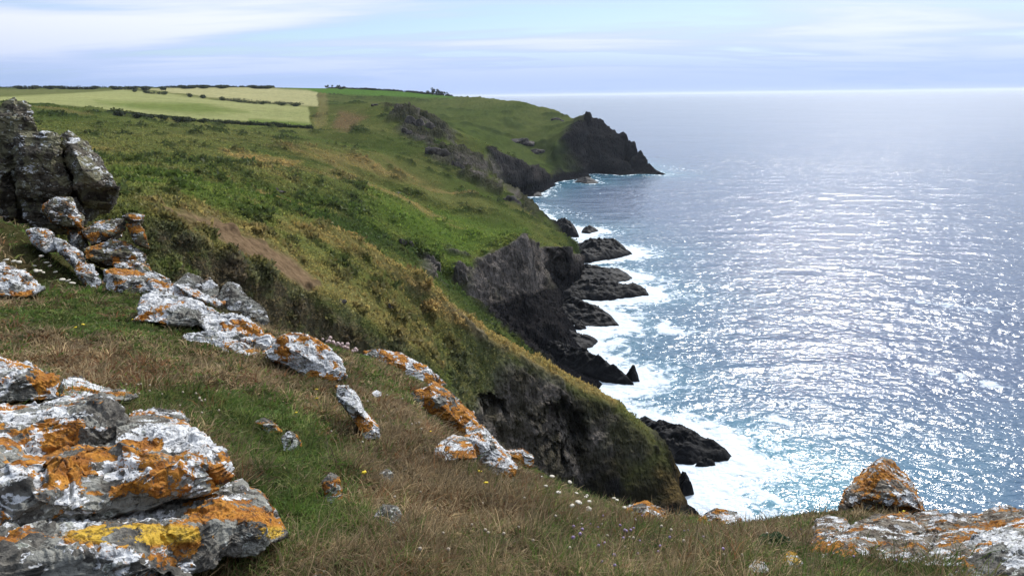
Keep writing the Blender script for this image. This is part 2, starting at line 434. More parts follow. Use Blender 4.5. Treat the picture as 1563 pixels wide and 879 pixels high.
# dry grass patches
dry = sstep(lfbm(V0, r0, 9, 4, .6, seed=51, stretch=(2.5, 1, 1)), .12, .42)
lay((.21,.155,.062), dry * .7 * ((r0 > 90) & (r0 < 560)))
lay((.24,.19,.08), .45 * zone([(480,140),(500,142),(500,190),(480,196),(484,165)], 4, 380, 900))
lay((.25,.18,.07), .75 * zone([(335,228),(385,235),(460,248),(440,256),(360,243)], 5, 110, 320) * sstep(tus, -.4, .1))
lay((.16,.105,.055), .8 * zone([(520,170),(560,178),(530,200),(505,196)], 6, 330, 520))
# the brown path strip and the brow of both spurs
PATH = zone([(240,314),(330,338),(440,392),(490,436),(470,444),(415,412),(330,366),(262,334)], 6, 40, 66)
strip = zone([(205,300),(290,306),(400,350),(540,430),(650,500),(690,560),(665,560),(560,490),(420,424),(300,360),(225,322)], 12, 38, 78)
lay((.185,.145,.058), strip * (.45 + .6 * tus))
lay((.165,.110,.062), PATH)
lay((.24,.18,.065), (.8 + .6 * tus) * zone([(660,455),(700,478),(740,498),(860,563),(945,612),(935,622),(840,575),(720,510),(640,470)], 7, 86, 118))
lay((.15,.105,.045), .40 * zone([(500,355),(560,372),(640,420),(690,470),(690,540),(600,470),(540,420)], 16, 66, 96) * sstep(tus, -.3, .25))
lay((.080,.084,.030), (.6 + .5 * tus) * zone([(300,390),(420,430),(560,500),(690,600),(690,720),(400,600),(250,440)], 10, 30, 66))
lay((.085,.130,.016), .8 * zone([(225,400),(290,390),(300,420),(240,425)], 14, 28, 44))
lay((.05,.036,.024), sstep(lfbm(V0, r0, 2.2, 4, .6, seed=77, ridged=True), .25, .6) * .7 * zone([(230,350),(330,380),(430,430),(540,500),(690,600),(680,720),(450,580),(230,430)], 12, 30, 64))
# tan crest along the second brow, shade of the dip behind it painted in bracken green
lay((.22,.165,.065), .7 * (.7 + .7 * tus) * zone([(430,332),(504,350),(560,372),(640,412),(740,498),(735,508),(640,440),(560,396),(500,372),(420,348)], 5, 64, 100))
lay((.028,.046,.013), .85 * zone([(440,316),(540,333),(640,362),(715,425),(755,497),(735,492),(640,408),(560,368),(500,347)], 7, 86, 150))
# fields
rows = fbm(V0, 16, 3, .5, seed=61, stretch=(3, 1, 1))[:, None]
def layf(k, c1, c2):
    global colr
    w = fm[k][:, None]; t = np.clip(.5 + .9 * rows, 0, 1); colr = colr * (1 - w) + (np.asarray(c1, np.float32) * t + np.asarray(c2, np.float32) * (1 - t)) * w
layf('barley', (.38,.37,.15), (.28,.295,.115)); layf('barley_far', (.46,.415,.20), (.37,.35,.16))
layf('pasture', (.13,.15,.05), (.17,.17,.065)); layf('green', (.10,.19,.032), (.085,.16,.03))
lay((.150,.195,.045), .8 * zone([(150,156),(300,158),(380,172),(300,174),(200,166)], 5, 340, 800))
lay((.12,.17,.035), .8 * zone([(380,182),(475,188),(474,196),(380,192)], 3, 380, 520))
lay((.060,.068,.025), .5 * zone([(-150,128),(120,129),(420,128),(420,134),(250,134),(-150,137)], 1.5, 800, 3000))
# rock: charcoal slate with pale ribs and lichen, black near the water
rc = np.full((len(V), 3), 1, np.float32) * C(.088, .076, .064)
rv = lfbm(V0, r0, 3, 5, .65, seed=71)[:, None]
rc *= 1 + .9 * rv
pale = sstep(lfbm(V0, r0, 2.4, 4, .65, seed=73, ridged=True), .2, .6)[:, None]
rc = rc * (1 - .7 * pale) + C(.26, .225, .195) * .7 * pale
veg = sstep(lfbm(V0, r0, 7, 4, .6, seed=75) - .55 * (slope - .55), .02, .30)[:, None] * sstep(z0, 5, 10)[:, None] * (1 - PLAT)[:, None]
rc = rc * (1 - .75 * veg) + C(.055, .062, .020) * .75 * veg
wet = sstep(z0 + 3 * rv[:, 0], 12, 3)[:, None]
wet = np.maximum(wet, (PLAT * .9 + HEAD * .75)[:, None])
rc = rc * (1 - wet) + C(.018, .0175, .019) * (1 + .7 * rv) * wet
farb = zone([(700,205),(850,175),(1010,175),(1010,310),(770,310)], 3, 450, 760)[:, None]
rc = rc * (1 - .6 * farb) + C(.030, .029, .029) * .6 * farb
ochre = zone([(985,690),(1035,700),(1050,770),(1010,770)], 10, 98, 118) * sstep(rv[:, 0], -.2, .2)
rc = rc * (1 - .6 * ochre[:, None]) + C(.24, .165, .06) * .6 * ochre[:, None]
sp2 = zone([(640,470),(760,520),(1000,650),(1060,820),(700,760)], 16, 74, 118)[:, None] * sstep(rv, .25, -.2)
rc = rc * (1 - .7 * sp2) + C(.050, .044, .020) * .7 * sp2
rc *= (1 - .22 * sstep(lfbm(V0, r0, 1.3, 3, .6, seed=79, ridged=True), .1, .5))[:, None]
lay(rc, rock)
colr *= (1 + .14 * (1 - field) * (1 - rock))[:, None]
colr = np.clip(colr * (1 + .34 * lfbm(V0, r0, .55, 2, .6, seed=91)[:, None]), .008, .8)

ROCKM = rock
def ground_mat(name, bump=.35, scale=2.2):
    mt = bpy.data.materials.new(name); mt.use_nodes = True; t = NT(mt.node_tree); t.n.clear()
    a = t.node('ShaderNodeAttribute', attribute_name='col').outputs['Color']
    ra = t.node('ShaderNodeAttribute', attribute_name='rock').outputs['Fac']
    co = t.node('ShaderNodeTexCoord').outputs['Object']
    n_ = t.noise(co, scale, 5, .65)
    f = t.ramp(n_, .3, .7, .62, 1.38, False)
    c = t.mix(1.0, a, t.node('ShaderNodeCombineXYZ', inp={0: f, 1: f, 2: f}).outputs[0], 'MULTIPLY')
    vs = t.node('ShaderNodeMapping', inp={'Vector': co, 'Rotation': (.4, .3, .5), 'Scale': (1.5, .8, .55)}).outputs[0]
    vo = t.node('ShaderNodeTexVoronoi', feature='F1', inp={'Vector': vs, 'Scale': scale * .30}).outputs['Distance']
    vo2 = t.node('ShaderNodeTexVoronoi', feature='F1', inp={'Vector': vs, 'Scale': scale * .85}).outputs['Distance']
    hr = t.math('MULTIPLY', ra, t.math('ADD', t.math('MULTIPLY', vo, 2.6), t.math('MULTIPLY', vo2, 1.0)))
    b = t.node('ShaderNodeBump', inp={'Strength': t.math('ADD', bump, t.math('MULTIPLY', ra, .5)), 'Distance': .6, 'Height': t.math('ADD', n_, hr)})
    p = t.node('ShaderNodeBsdfDiffuse', inp={'Color': c, 'Roughness': .6, 'Normal': b.outputs[0]})
    t.l.new(p.outputs[0], t.node('ShaderNodeOutputMaterial').inputs[0])
    return mt
keep = (V[F, 2] > -5).any(1) & (HUL[F] > .5).all(1)
F2 = F[keep]
used = np.zeros(len(V), bool); used[F2.ravel()] = True
ren = np.cumsum(used) - 1
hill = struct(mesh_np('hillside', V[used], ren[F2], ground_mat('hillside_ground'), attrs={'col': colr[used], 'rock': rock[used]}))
HV = V.reshape(NR, NC, 3)
def hill_at(u, v, rmin=0, rmax=1e9):
    """visible point of the hillside at a photo pixel (nearest vertex)"""
    k = np.hypot(PU - u, PV - v) + 1e3 * ((r0 < rmin) | (r0 > rmax)); i = np.argmin(k); return V[i].copy()
PU, PV = project(V)

# ================================================================== SEA
def sea_mesh():
    th = np.linspace(-0.24, 0.80, 1150)
    rr = np.exp(np.interp(np.linspace(0, 1, 900), [0, .12, .62, .80, .92, 1], [LN(58), LN(88), LN(330), LN(800), LN(3500), LN(60000)]))
    TT, RR = np.meshgrid(th, rr)
    X = RR * np.sin(TT); Y = RR * np.cos(TT)
    P = np.stack([X, Y, 0 * X], -1).reshape(-1, 3); r = RR.ravel()
    ang = R(-28); c, s = math.cos(ang), math.sin(ang)                        # crests run along this axis
    Q = np.stack([P[:, 0] * c + P[:, 1] * s, -P[:, 0] * s + P[:, 1] * c, 0 * r], 1)
    fade = lambda a, b: 1 - sstep(r, a, b)
    h = .45 * fbm(Q, 17, 3, .5, seed=101, stretch=(2.2, 1, 1)) * fade(900, 2200)
    h += .40 * fbm(Q, 5.2, 3, .6, seed=102, ridged=True, stretch=(1.7, 1, 1)) * fade(700, 1800)
    h += .20 * fbm(Q, 1.9, 3, .6, seed=103, ridged=True, stretch=(1.6, 1, 1)) * fade(260, 650)
    lane = fbm(Q, 90, 3, .5, seed=105, stretch=(2.6, 1, 1)); h *= np.clip(.9 + 1.1 * lane, .35, 1.6)
    u, v = project(P)
    # distance from land and from the offshore rocks
    coast = []
    zt = HV[:, :, 2]
    cr = (zt[:-1] > .1) != (zt[1:] > .1); coast.append(HV[:-1][cr][:, :2])
    cr = (zt[:, :-1] > .1) != (zt[:, 1:] > .1); coast.append(HV[:, :-1][cr][:, :2])
    coast = np.concatenate(coast); coast = coast[np.hypot(*coast.T) < 760]
    for o_ in SEA_ROCKS: coast = np.concatenate([coast, np.array([at(a, b, z=0)[:2] for a, b in dense(o_['out'], 3)])])
    cell = np.unique(np.round(coast / 1.2).astype(int), axis=0) * 1.2
    dist = np.full(len(P), 999.0)
    near = np.where((r < 760) & (u < 1640))[0]
    for k in range(0, len(near), 8000):
        i = near[k:k + 8000]; q = P[i, :2]
        b0, b1 = q.min(0) - 60, q.max(0) + 60
        cc = cell[((cell > b0) & (cell < b1)).all(1)]
        if len(cc): dist[i] = np.sqrt(((q[:, None] - cc[None]) ** 2).sum(-1).min(1))
    sw = np.stack([fbm(P, 9, 3, .6, seed=111), fbm(P, 9, 3, .6, seed=112), 0 * r], 1) * 5
    web = fbm(P + sw, 5.0, 5, .62, seed=113, ridged=True, stretch=(1.3, 1, 1))      # lacy streaks
    bub = fbm(P + sw * .6, 2.2, 4, .65, seed=114)
    reach = 1 + .9 * fbm(P, 30, 2, .5, seed=115)
    amt = .50 * np.exp(-(dist / (6.5 * reach)) ** 1.2) + .36 * np.maximum(np.exp(-dist / 22) - .066, 0)
    amt *= 1 - .5 * sstep(r, 330, 520)
    for poly, soft, w in [([(1040,690),(1120,690),(1180,720),(1240,770),(1300,800),(1180,850),(1050,800)], 30, .62),
                          ([(905,592),(960,590),(1040,628),(1110,660),(1180,690),(1200,740),(1120,720),(1000,640)], 22, .60),
                          ([(895,450),(985,452),(1010,480),(960,500),(925,530),(960,580),(900,550),(880,500)], 18, .62),
                          ([(890,396),(960,384),(1010,420),(1000,450),(900,440)], 16, .45),
                          ([(993,500),(1022,487),(1030,500),(1072,512),(1050,520),(1005,518)], 8, .85),
                          ([(1000,256),(1040,262),(1070,268),(1020,268)], 6, .6),
                          ([(815,325),(860,318),(930,340),(900,350),(850,338)], 10, .40),
                          ([(1380,724),(1420,735),(1400,750),(1370,742)], 9, .7)]:
        amt = np.maximum(amt, w * .62 * softpoly(u + 14 * bub, v + 9 * web, poly, soft))
    for (a, b, c2, d2, wd_, w) in [(1420,577,1470,582,7,.75),(1500,590,1545,597,6,.6),(1400,464,1480,474,5,.6),(1480,474,1560,486,5,.5),(1180,645,1205,650,9,.7),(1205,432,1265,442,4,.4),
                               (1110,590,1160,600,4,.4),(1190,610,1260,620,4,.4),(950,300,1010,306,3,.35),(1250,700,1300,712,8,.4)]:
        amt = np.maximum(amt, w * .62 * sstep(1 - polydist(u + 10 * bub, v + 5 * web, [(a, b), (c2, d2)], False) / (wd_ * 2.2), 0, 1))
    caps = sstep(fbm(Q, 14, 4, .65, seed=117, stretch=(3.2, 1, 1)), .40, .55) * .42 * (r < 900)
    amt = np.maximum(amt, caps)
    foam = sstep(amt + .60 * (web - .12) * sstep(amt, 0, .25) + .32 * bub - .46, -.06, .42)
    foam = np.clip(np.maximum(foam, .22 * sstep(amt, .1, .6)), 0, 1)
    shoal = .8 * np.clip(1.0 * np.maximum(np.exp(-dist / 20) - .05, 0) * (1 + .5 * bub) + .9 * softpoly(u, v, [(1140,670),(1200,690),(1330,740),(1360,800),(1180,840),(1060,800),(1120,730)], 50)
                    + .35 * softpoly(u, v, [(1200,690),(1563,640),(1563,800),(1300,800)], 90), 0, 1)
    P[:, 2] = h * (1 - .35 * foam) + .30 * foam * np.clip(bub, -.3, 1)
    t = bpy.data.materials.new('sea_water'); t.use_nodes = True; T = NT(t.node_tree); T.n.clear()
    fo = T.node('ShaderNodeAttribute', attribute_name='foam').outputs['Fac']
    sh = T.node('ShaderNodeAttribute', attribute_name='shoal').outputs['Fac']
    co = T.node('ShaderNodeTexCoord').outputs['Object']
    mp = T.node('ShaderNodeMapping', inp={'Vector': co, 'Rotation': (0, 0, -ang), 'Scale': (.5, 1, 1)}).outputs[0]
    w1 = T.noise(mp, .85, 3, .55, .4); w2 = T.noise(mp, .10, 2, .5, .4); w3 = T.noise(mp, 2.6, 3, .6)
    hh = T.math('ADD', T.math('MULTIPLY', w2, 1.3), T.math('ADD', T.math('MULTIPLY', w1, .38), T.math('MULTIPLY', w3, .06)))
    bp = T.node('ShaderNodeBump', inp={'Strength': 1.0, 'Distance': 1.0, 'Height': hh})
    fn = T.noise(co, 1.1, 5, .7)
    ff = T.math('MULTIPLY', T.ramp(T.math('ADD', fo, T.math('MULTIPLY', T.math('SUBTRACT', fn, .5), 1.3)), .20, .95), .94)
    deep = T.mix(sh, (.016, .046, .110, 1), (.045, .18, .23, 1))
    p1 = T.node('ShaderNodeBsdfPrincipled', inp={'Base Color': deep, 'Roughness': T.node('ShaderNodeAttribute', attribute_name='chop').outputs['Fac'], 'IOR': 1.34, 'Specular IOR Level': .5, 'Normal': bp.outputs[0]})
    p2 = T.node('ShaderNodeBsdfPrincipled', inp={'Base Color': (.60, .66, .70, 1), 'Roughness': .8, 'Normal': bp.outputs[0]})
    mx = T.node('ShaderNodeMixShader', inp={0: ff, 1: p1.outputs[0], 2: p2.outputs[0]})
    T.l.new(mx.outputs[0], T.node('ShaderNodeOutputMaterial').inputs[0])
    return struct(mesh_np('sea', P, gridfaces(900, 1150), t, attrs={'foam': foam, 'shoal': shoal, 'chop': .15 + .03 * lane + .07 * sstep(np.log(r), LN(350), LN(2200))}))
def dense(poly, step):
    o = []
    for k in range(len(poly)):
        a = np.array(poly[k], float); b = np.array(poly[(k + 1) % len(poly)], float); n = max(1, int(np.hypot(*(b - a)) / step))
        o += [tuple(a + (b - a) * i / n) for i in range(n)]
    return o

# ================================================================== SEA ROCKS
SEA_ROCKS = [
 dict(out=[(876,279),(895,281),(914,280),(908,275),(882,274)], h=2.6, label='small black rock off the foot of the pointed headland'),
 dict(out=[(780,300),(800,301),(829,300),(826,295),(790,295)], h=2.2, label='low black ledge at the head of the far bay'),
 dict(out=[(845,360),(862,364),(884,363),(880,352),(862,346),(845,344)], h=5, label='dark humped sea rock farthest along the middle cape'),
 dict(out=[(886,357),(900,358),(914,354),(906,350),(890,350)], h=2.4, label='small dark rock awash beside the humped sea rock'),
 dict(out=[(872,402),(900,402),(930,397),(968,389),(955,382),(935,379),(905,378),(875,376)], h=6, label='black sea rock with a raised fin pointing out to sea'),
 dict(out=[(850,430),(900,435),(940,433),(968,426),(950,416),(900,412),(855,412)], h=3.6, label='flat black ledge just below the cave in the cliff'),
 dict(out=[(845,458),(930,459),(989,452),(986,444),(930,439),(870,438)], h=4.2, label='long black ledge reaching farthest out into the surf'),
 dict(out=[(830,502),(872,497),(905,500),(947,498),(935,485),(905,471),(850,466),(828,480)], h=4.4, label='black rock tongue with a forked white inlet on its near side'),
 dict(out=[(874,503),(884,505),(896,503),(893,495),(878,494)], h=1.8, label='small black rock in the foaming inlet'),
 dict(out=[(770,540),(850,545),(905,531),(913,522),(870,510),(800,500),(760,510)], h=4.2, label='broad black rock platform under the green slope'),
 dict(out=[(780,552),(850,568),(920,585),(967,588),(950,575),(905,553),(860,540),(790,532)], h=4.4, label='black rock tongue sloping to a point next to the lone stack'),
 dict(out=[(954,579),(964,584),(976,583),(974,574),(960,570)], h=2.7, label='lone brown rock standing in the surf off the black tongue'),
 dict(out=[(965,702),(1035,711),(1060,712),(1078,706),(1112,704),(1118,697),(1100,680),(1070,668),(1030,656),(975,640)], h=3.6, label='large blackish rock in white surf at the nearest cliff foot'),
 dict(out=[(1060,713),(1078,714),(1093,710),(1090,703),(1066,703)], h=1.1, label='small black rock washed by foam beside the largest sea rock'),
 dict(out=[(1036,764),(1060,756),(1052,738),(1032,734)], h=2.4, label='dark rock under the ochre end of the nearest cliff'),
]
def rock_shader(name, dark=(.024, .023, .025), mid=(.055, .052, .05), pale=(.13, .12, .11), rough=.55):
    mt = bpy.data.materials.new(name); mt.use_nodes = True; t = NT(mt.node_tree); t.n.clear()
    co = t.node('ShaderNodeTexCoord').outputs['Object']
    a = t.noise(co, .35, 6, .68, .4); b = t.noise(co, 1.7, 6, .7, .3)
    c = t.mix(t.ramp(a, .40, .62), (*dark, 1), (*mid, 1)); c = t.mix(t.math('MULTIPLY', t.ramp(b, .56, .70), .55), c, (*pale, 1))
    bp = t.node('ShaderNodeBump', inp={'Strength': .8, 'Distance': .35, 'Height': t.math('ADD', a, t.math('MULTIPLY', b, .5))})
    p = t.node('ShaderNodeBsdfPrincipled', inp={'Base Color': c, 'Roughness': rough, 'Specular IOR Level': .10, 'Normal': bp.outputs[0]})
    t.l.new(p.outputs[0], t.node('ShaderNodeOutputMaterial').inputs[0]); return mt
M_WET = rock_shader('wet_black_rock', (.0025, .0025, .003), (.007, .0067, .007), (.022, .021, .020), .6)
M_HEAD = rock_shader('headland_rock', (.010, .0095, .010), (.022, .021, .020), (.055, .05, .046), .95)
M_SLATE = rock_shader('grey_slate', (.045, .040, .036), (.115, .10, .088), (.24, .215, .19), .9)
def ledge(i, d):
    pw = np.array([at(a, b, z=0)[:2] for a, b in d['out']]); c0 = pw.mean(0)
    q = pw - c0; w, vec = np.linalg.eigh(q.T @ q); ax = vec[:, 1]; ay = np.array([-ax[1], ax[0]])
    L = np.stack([q @ ax, q @ ay], 1); lo, hi = L.min(0) - 1.6, L.max(0) + 1.6
    res = max(.16, math.hypot(*c0) / 1150 * 1.3)
    nx, ny = [int(min(260, (hi[k] - lo[k]) / res)) + 3 for k in (0, 1)]
    gx, gy = np.meshgrid(np.linspace(lo[0], hi[0], nx), np.linspace(lo[1], hi[1], ny)); x, y = gx.ravel(), gy.ravel()
    poly = [tuple(p) for p in L]; wx = np.stack([c0[0] + x * ax[0] + y * ay[0], c0[1] + x * ax[1] + y * ay[1], 0 * x], 1)
    s = polydist(x, y, poly); s = np.where(inpoly(x, y, poly), s, -s)
    wid = max(s.max(), .5); s = s + .22 * wid * fbm(wx, wid * 1.3, 4, .6, seed=i + 300)
    base = np.clip(s / wid, 0, 1) ** .6
    n1 = fbm(wx, max(2.2, wid * 1.1), 4, .6, seed=i + 320, ridged=True, stretch=(1.3, .8, 1)); n2 = fbm(wx, max(.8, wid * .4), 4, .6, seed=i + 340, stretch=(1.2, .8, 1)); n2 = n2 * .5 + .7 * (np.floor(n2 * 5) / 5) + .25 * fbm(wx, .6, 3, .6, seed=i + 360)
    st = np.floor(3 * (n1 + .4)) / 3
    z = np.where(s > 0, d['h'] * base * (.52 + .46 * n1 + .30 * n2 + .36 * st), 2.5 * s)
    P = wx.copy(); P[:, 2] = np.maximum(z, -3)
    hw = .25 * n2 * np.clip(base, 0, 1); P[:, 0] += hw; P[:, 1] -= hw
    Fg = gridfaces(ny, nx); Fg = Fg[(P[Fg, 2] > -2).any(1)]
    us = np.zeros(len(P), bool); us[Fg.ravel()] = True; rn = np.cumsum(us) - 1
    o = mesh_np('sea_rock', P[us], rn[Fg], M_WET, origin=(c0[0], c0[1], 0)); tag(o, d['label'], 'sea rock', 'black rocks in the surf')
for i, d in enumerate(SEA_ROCKS): ledge(i, d)
sea_mesh()

# ================================================================== NEAR GROUND
A_CURVES = [
 [(-260,880,.9,HCAM-1.75),(400,880,.9,HCAM-1.75),(800,880,.9,HCAM-1.75),(1300,880,.9,HCAM-1.95),(1850,880,.9,HCAM-2.1)],
 [(-260,890,2.65),(0,895,2.65),(300,900,2.6),(480,900,2.42),(700,900,2.4),(1000,900,2.6),(1300,900,3.0),(1640,900,3.3),(1850,900,3.4)],
 [(-260,750,3.25),(0,760,3.25),(300,750,3.3),(500,745,3.6),(700,750,4.1),(900,800,4.4),(1100,830,4.8),(1300,838,5.3),(1563,850,5.5),(1850,860,5.6)],
 [(-260,610,5.0),(0,618,5.2),(200,600,5.5),(400,598,6.0),(600,610,6.7),(680,655,6.9),(800,735,6.6),(950,790,6.3),(1130,805,6.6),(1300,800,7.2),(1563,820,7.2),(1850,830,7.2)],
 [(-260,520,8),(0,520,8),(200,505,8),(350,525,7.8),(500,550,7.8),(640,605,8),(740,690,7.9),(800,718,7.7)],
 [(-260,440,12),(0,440,12),(150,442,11.6),(230,446,11.2),(330,470,10.4),(420,505,9.7),(520,528,9.2),(600,552,9),(680,598,9.0),(740,660,8.9),(790,708,8.8),(860,745,8.6),(950,778,8.3),(1050,795,8.3),(1130,803,8.4),(1200,792,8.7),(1290,780,9),(1400,790,9),(1480,797,9.2),(1563,812,9.2),(1850,830,9.2)],
 [(-260,500,14.4),(0,470,14),(110,440,14),(180,450,13.4),(230,475,13),(330,510,12.4),(420,560,11.6),(520,600,11),(600,640,10.8),(680,700,10.8),(740,780,10.6),(860,830,10),(1050,870,10),(1290,870,10.6),(1563,890,10.8),(1850,900,10.8)],
 [(-260,380,16),(0,370,16),(60,385,16),(110,410,16),(170,430,16),(230,490,17)],
 [(-260,330,19),(0,330,19),(60,345,19),(120,385,19),(180,415,19),(240,510,21)],
 [(-260,325,31),(0,330,31),(100,370,31),(200,430,31),(250,560,31),(320,700,31),(420,850,31),(600,990,31),(1850,990,31)],
]
NCA, NRA = 900, 620
THA = np.linspace(-0.72, 0.72, NCA); LRA = np.linspace(LN(1.3), LN(30), NRA)
GA, HA = survey(A_CURVES, THA, LRA); GA = blur(blur(GA, 5, 1), 5, 0)
RA = np.exp(LRA)[:, None] * np.ones((1, NCA))
VA = np.stack([RA * np.sin(THA)[None], RA * np.cos(THA)[None], HCAM + RA * GA], -1).reshape(-1, 3)
VA[:, 2] += .10 * fbm(VA, .9, 3, .5, seed=401) + .06 * fbm(VA, .30, 3, .6, seed=402) + .012 * fbm(VA, .07, 2, .6, seed=403)
ZA = VA[:, 2].reshape(NRA, NCA)
def ground_z(x, y):
    th = np.arctan2(x, y); lr = np.log(np.hypot(x, y))
    a = np.clip((th - THA[0]) / (THA[1] - THA[0]), 0, NCA - 1.001); b = np.clip((lr - LRA[0]) / (LRA[1] - LRA[0]), 0, NRA - 1.001)
    i, j = a.astype(int), b.astype(int); fa, fb = a - i, b - j
    return (ZA[j, i] * (1 - fa) + ZA[j, i + 1] * fa) * (1 - fb) + (ZA[j + 1, i] * (1 - fa) + ZA[j + 1, i + 1] * fa) * fb
UA, VAp = project(VA); rA = RA.ravel()
def ground_r(u, v):
    """range of the first ground along the sight line of a photo pixel"""
    k = np.hypot(UA - u, VAp - v); near = k < k.min() + 3
    return rA[near].min()
# turf: olive, green and rusty patches
def turf_mix(P, u, v):
    g = fbm(P, 1.3, 4, .6, seed=411); b = fbm(P, .8, 4, .6, seed=412)
    def z(poly, s): return softpoly(u + 30 * g, v + 30 * b, poly, s)
    green = .47 + 1.2 * g
    green = green + .28 * z([(200,450),(470,560),(500,660),(420,740),(330,660),(230,600),(150,540),(20,500),(40,460)], 40)
    green = green + .35 * z([(400,640),(520,660),(560,760),(480,800),(400,780)], 40) + .5 * z([(0,330),(110,340),(180,440),(0,450)], 30) + .5 * z([(800,690),(940,760),(900,770),(790,720)], 14)
    green = green - .55 * z([(40,500),(330,560),(420,540),(480,620),(320,600),(120,600)], 30) - .45 * z([(480,640),(700,640),(860,800),(760,879),(560,879),(560,740)], 50) - .35 * z([(430,800),(600,830),(600,890),(300,890)], 30)
    green = green - .10 * z([(800,770),(1240,800),(1300,879),(800,879)], 40)
    rust = .32 + 1.1 * b + .5 * z([(20,510),(240,560),(300,600),(100,590)], 25) + .35 * z([(330,530),(480,560),(470,600),(350,560)], 25) + .4 * z([(300,840),(460,840),(460,890),(300,890)], 25) + .3 * z([(460,590),(540,620),(540,690),(440,690)], 20)
    return np.clip(green, 0, 1), np.clip(rust, 0, 1)
gA, bA = turf_mix(VA, UA, VAp)
cA = C(.060, .062, .022) * gA[:, None] + C(.105, .078, .042) * (1 - gA[:, None]); cA = cA * (1 - .4 * bA[:, None]) + C(.085, .045, .028) * .4 * bA[:, None]
cA *= (1 + .5 * fbm(VA, .12, 3, .6, seed=415))[:, None]
M_SOIL = ground_mat('turf_soil', .6, 14)
FA = gridfaces(NRA, NCA)
FA = FA[(HA.ravel()[FA] > .5).all(1)]; _us = np.zeros(len(VA), bool); _us[FA.ravel()] = True; _rn = np.cumsum(_us) - 1
struct(mesh_np('ground', VA[_us], _rn[FA], M_SOIL, attrs={'col': np.clip(cA, .01, 1)[_us], 'rock': 0 * gA[_us]}))

# ================================================================== LICHEN ROCKS
def lichen_mat(name='lichen_rock', b1=(.050, .046, .040), b2=(.15, .138, .115), crust=(.22, .215, .185)):
    mt = bpy.data.materials.new(name); mt.use_nodes = True; t = NT(mt.node_tree); t.n.clear()
    co = t.node('ShaderNodeTexCoord').outputs['Object']
    sc = t.node('ShaderNodeAttribute', attribute_name='grain').outputs['Fac']
    vec = t.node('ShaderNodeVectorMath', operation='SCALE', inp={0: co, 3: sc}).outputs[0]
    wb = t.node('ShaderNodeAttribute', attribute_name='white').outputs['Fac']
    ob = t.node('ShaderNodeAttribute', attribute_name='orange').outputs['Fac']
    yb = t.node('ShaderNodeAttribute', attribute_name='yellow').outputs['Fac']
    off = lambda x: t.node('ShaderNodeVectorMath', operation='ADD', inp={0: vec, 1: (x, x * 1.7, -x)}).outputs[0]
    nz = t.node('ShaderNodeSeparateXYZ', inp={0: t.node('ShaderNodeNewGeometry').outputs['Normal']}).outputs[2]
    wv = t.node('ShaderNodeVectorMath', operation='MULTIPLY_ADD', inp={0: t.noise(vec, 13, 4, .6, 0, 1), 1: (.16, .16, .16), 2: vec}).outputs[0]
    vc = t.node('ShaderNodeSeparateColor', inp={0: t.node('ShaderNodeTexVoronoi', feature='F1', inp={'Vector': wv, 'Scale': 9.0}).outputs['Color']})
    ce = lambda k, a_: t.math('MULTIPLY', t.math('SUBTRACT', vc.outputs[k], .5), a_)
    nW = t.math('ADD', t.noise(off(3.1), 4.5, 6, .62, .15), ce(0, .32)); nO = t.math('ADD', t.noise(off(9.7), 5.5, 6, .66, .15), ce(1, .30)); nF = t.noise(vec, 42, 4, .7); nM = t.noise(off(5.5), 15, 5, .65)
    base = t.mix(t.ramp(nM, .35, .65), (*b1, 1), (*b2, 1))
    base = t.mix(t.ramp(t.math('ADD', t.noise(off(14), 4, 5, .6), ce(2, .25)), .47, .55), base, (*crust, 1))      # grey-green crust
    w = t.math('ADD', t.math('ADD', nW, wb), t.math('MULTIPLY', nz, .14))
    w = t.math('ADD', w, t.math('MULTIPLY', t.math('SUBTRACT', nF, .5), .26))
    wm = t.ramp(w, .61, .635)
    wc = t.mix(t.ramp(nM, .36, .60), (.34, .34, .335, 1), (.66, .66, .65, 1))
    c = t.mix(wm, base, wc)
    o = t.math('ADD', t.math('ADD', nO, ob), t.math('MULTIPLY', t.math('SUBTRACT', nF, .5), .34))
    vr = t.node('ShaderNodeTexVoronoi', feature='F1', inp={'Vector': wv, 'Scale': 17.0}); vrc = t.node('ShaderNodeSeparateColor', inp={0: vr.outputs['Color']})
    ros = t.math('MULTIPLY', t.ramp(vr.outputs['Distance'], .36, .30), t.ramp(vrc.outputs[0], .70, .74))
    rim = t.math('MULTIPLY', ros, t.ramp(vr.outputs['Distance'], .16, .27))
    c = t.mix(t.math('MULTIPLY', ros, .8), c, (.24, .25, .20, 1)); c = t.mix(t.math('MULTIPLY', rim, .7), c, (.50, .50, .46, 1))
    om = t.ramp(o, .585, .62)
    oc = t.mix(t.ramp(nM, .38, .62), (.24, .090, .018, 1), (.42, .185, .030, 1))
    oc = t.mix(yb, oc, (.47, .30, .04, 1))
    c = t.mix(om, c, oc)
    c = t.mix(t.math('MULTIPLY', t.ramp(t.noise(off(21), 30, 5, .7), .56, .64), .75), c, (.045, .042, .038, 1))
    ve = t.node('ShaderNodeTexVoronoi', feature='DISTANCE_TO_EDGE', inp={'Vector': wv, 'Scale': 9.0}).outputs['Distance']
    c = t.mix(t.ramp(ve, .0, .05, .55, 0.0), c, (.040, .037, .033, 1))
    bh = t.math('ADD', t.math('MULTIPLY', nM, .7), t.math('ADD', t.math('MULTIPLY', nF, .30), t.math('MULTIPLY', wm, .10)))
    bp = t.node('ShaderNodeBump', inp={'Strength': .9, 'Distance': .035, 'Height': bh})
    p = t.node('ShaderNodeBsdfPrincipled', inp={'Base Color': c, 'Roughness': .9, 'Specular IOR Level': .15, 'Normal': bp.outputs[0]})
    t.l.new(p.outputs[0], t.node('ShaderNodeOutputMaterial').inputs[0]); return mt
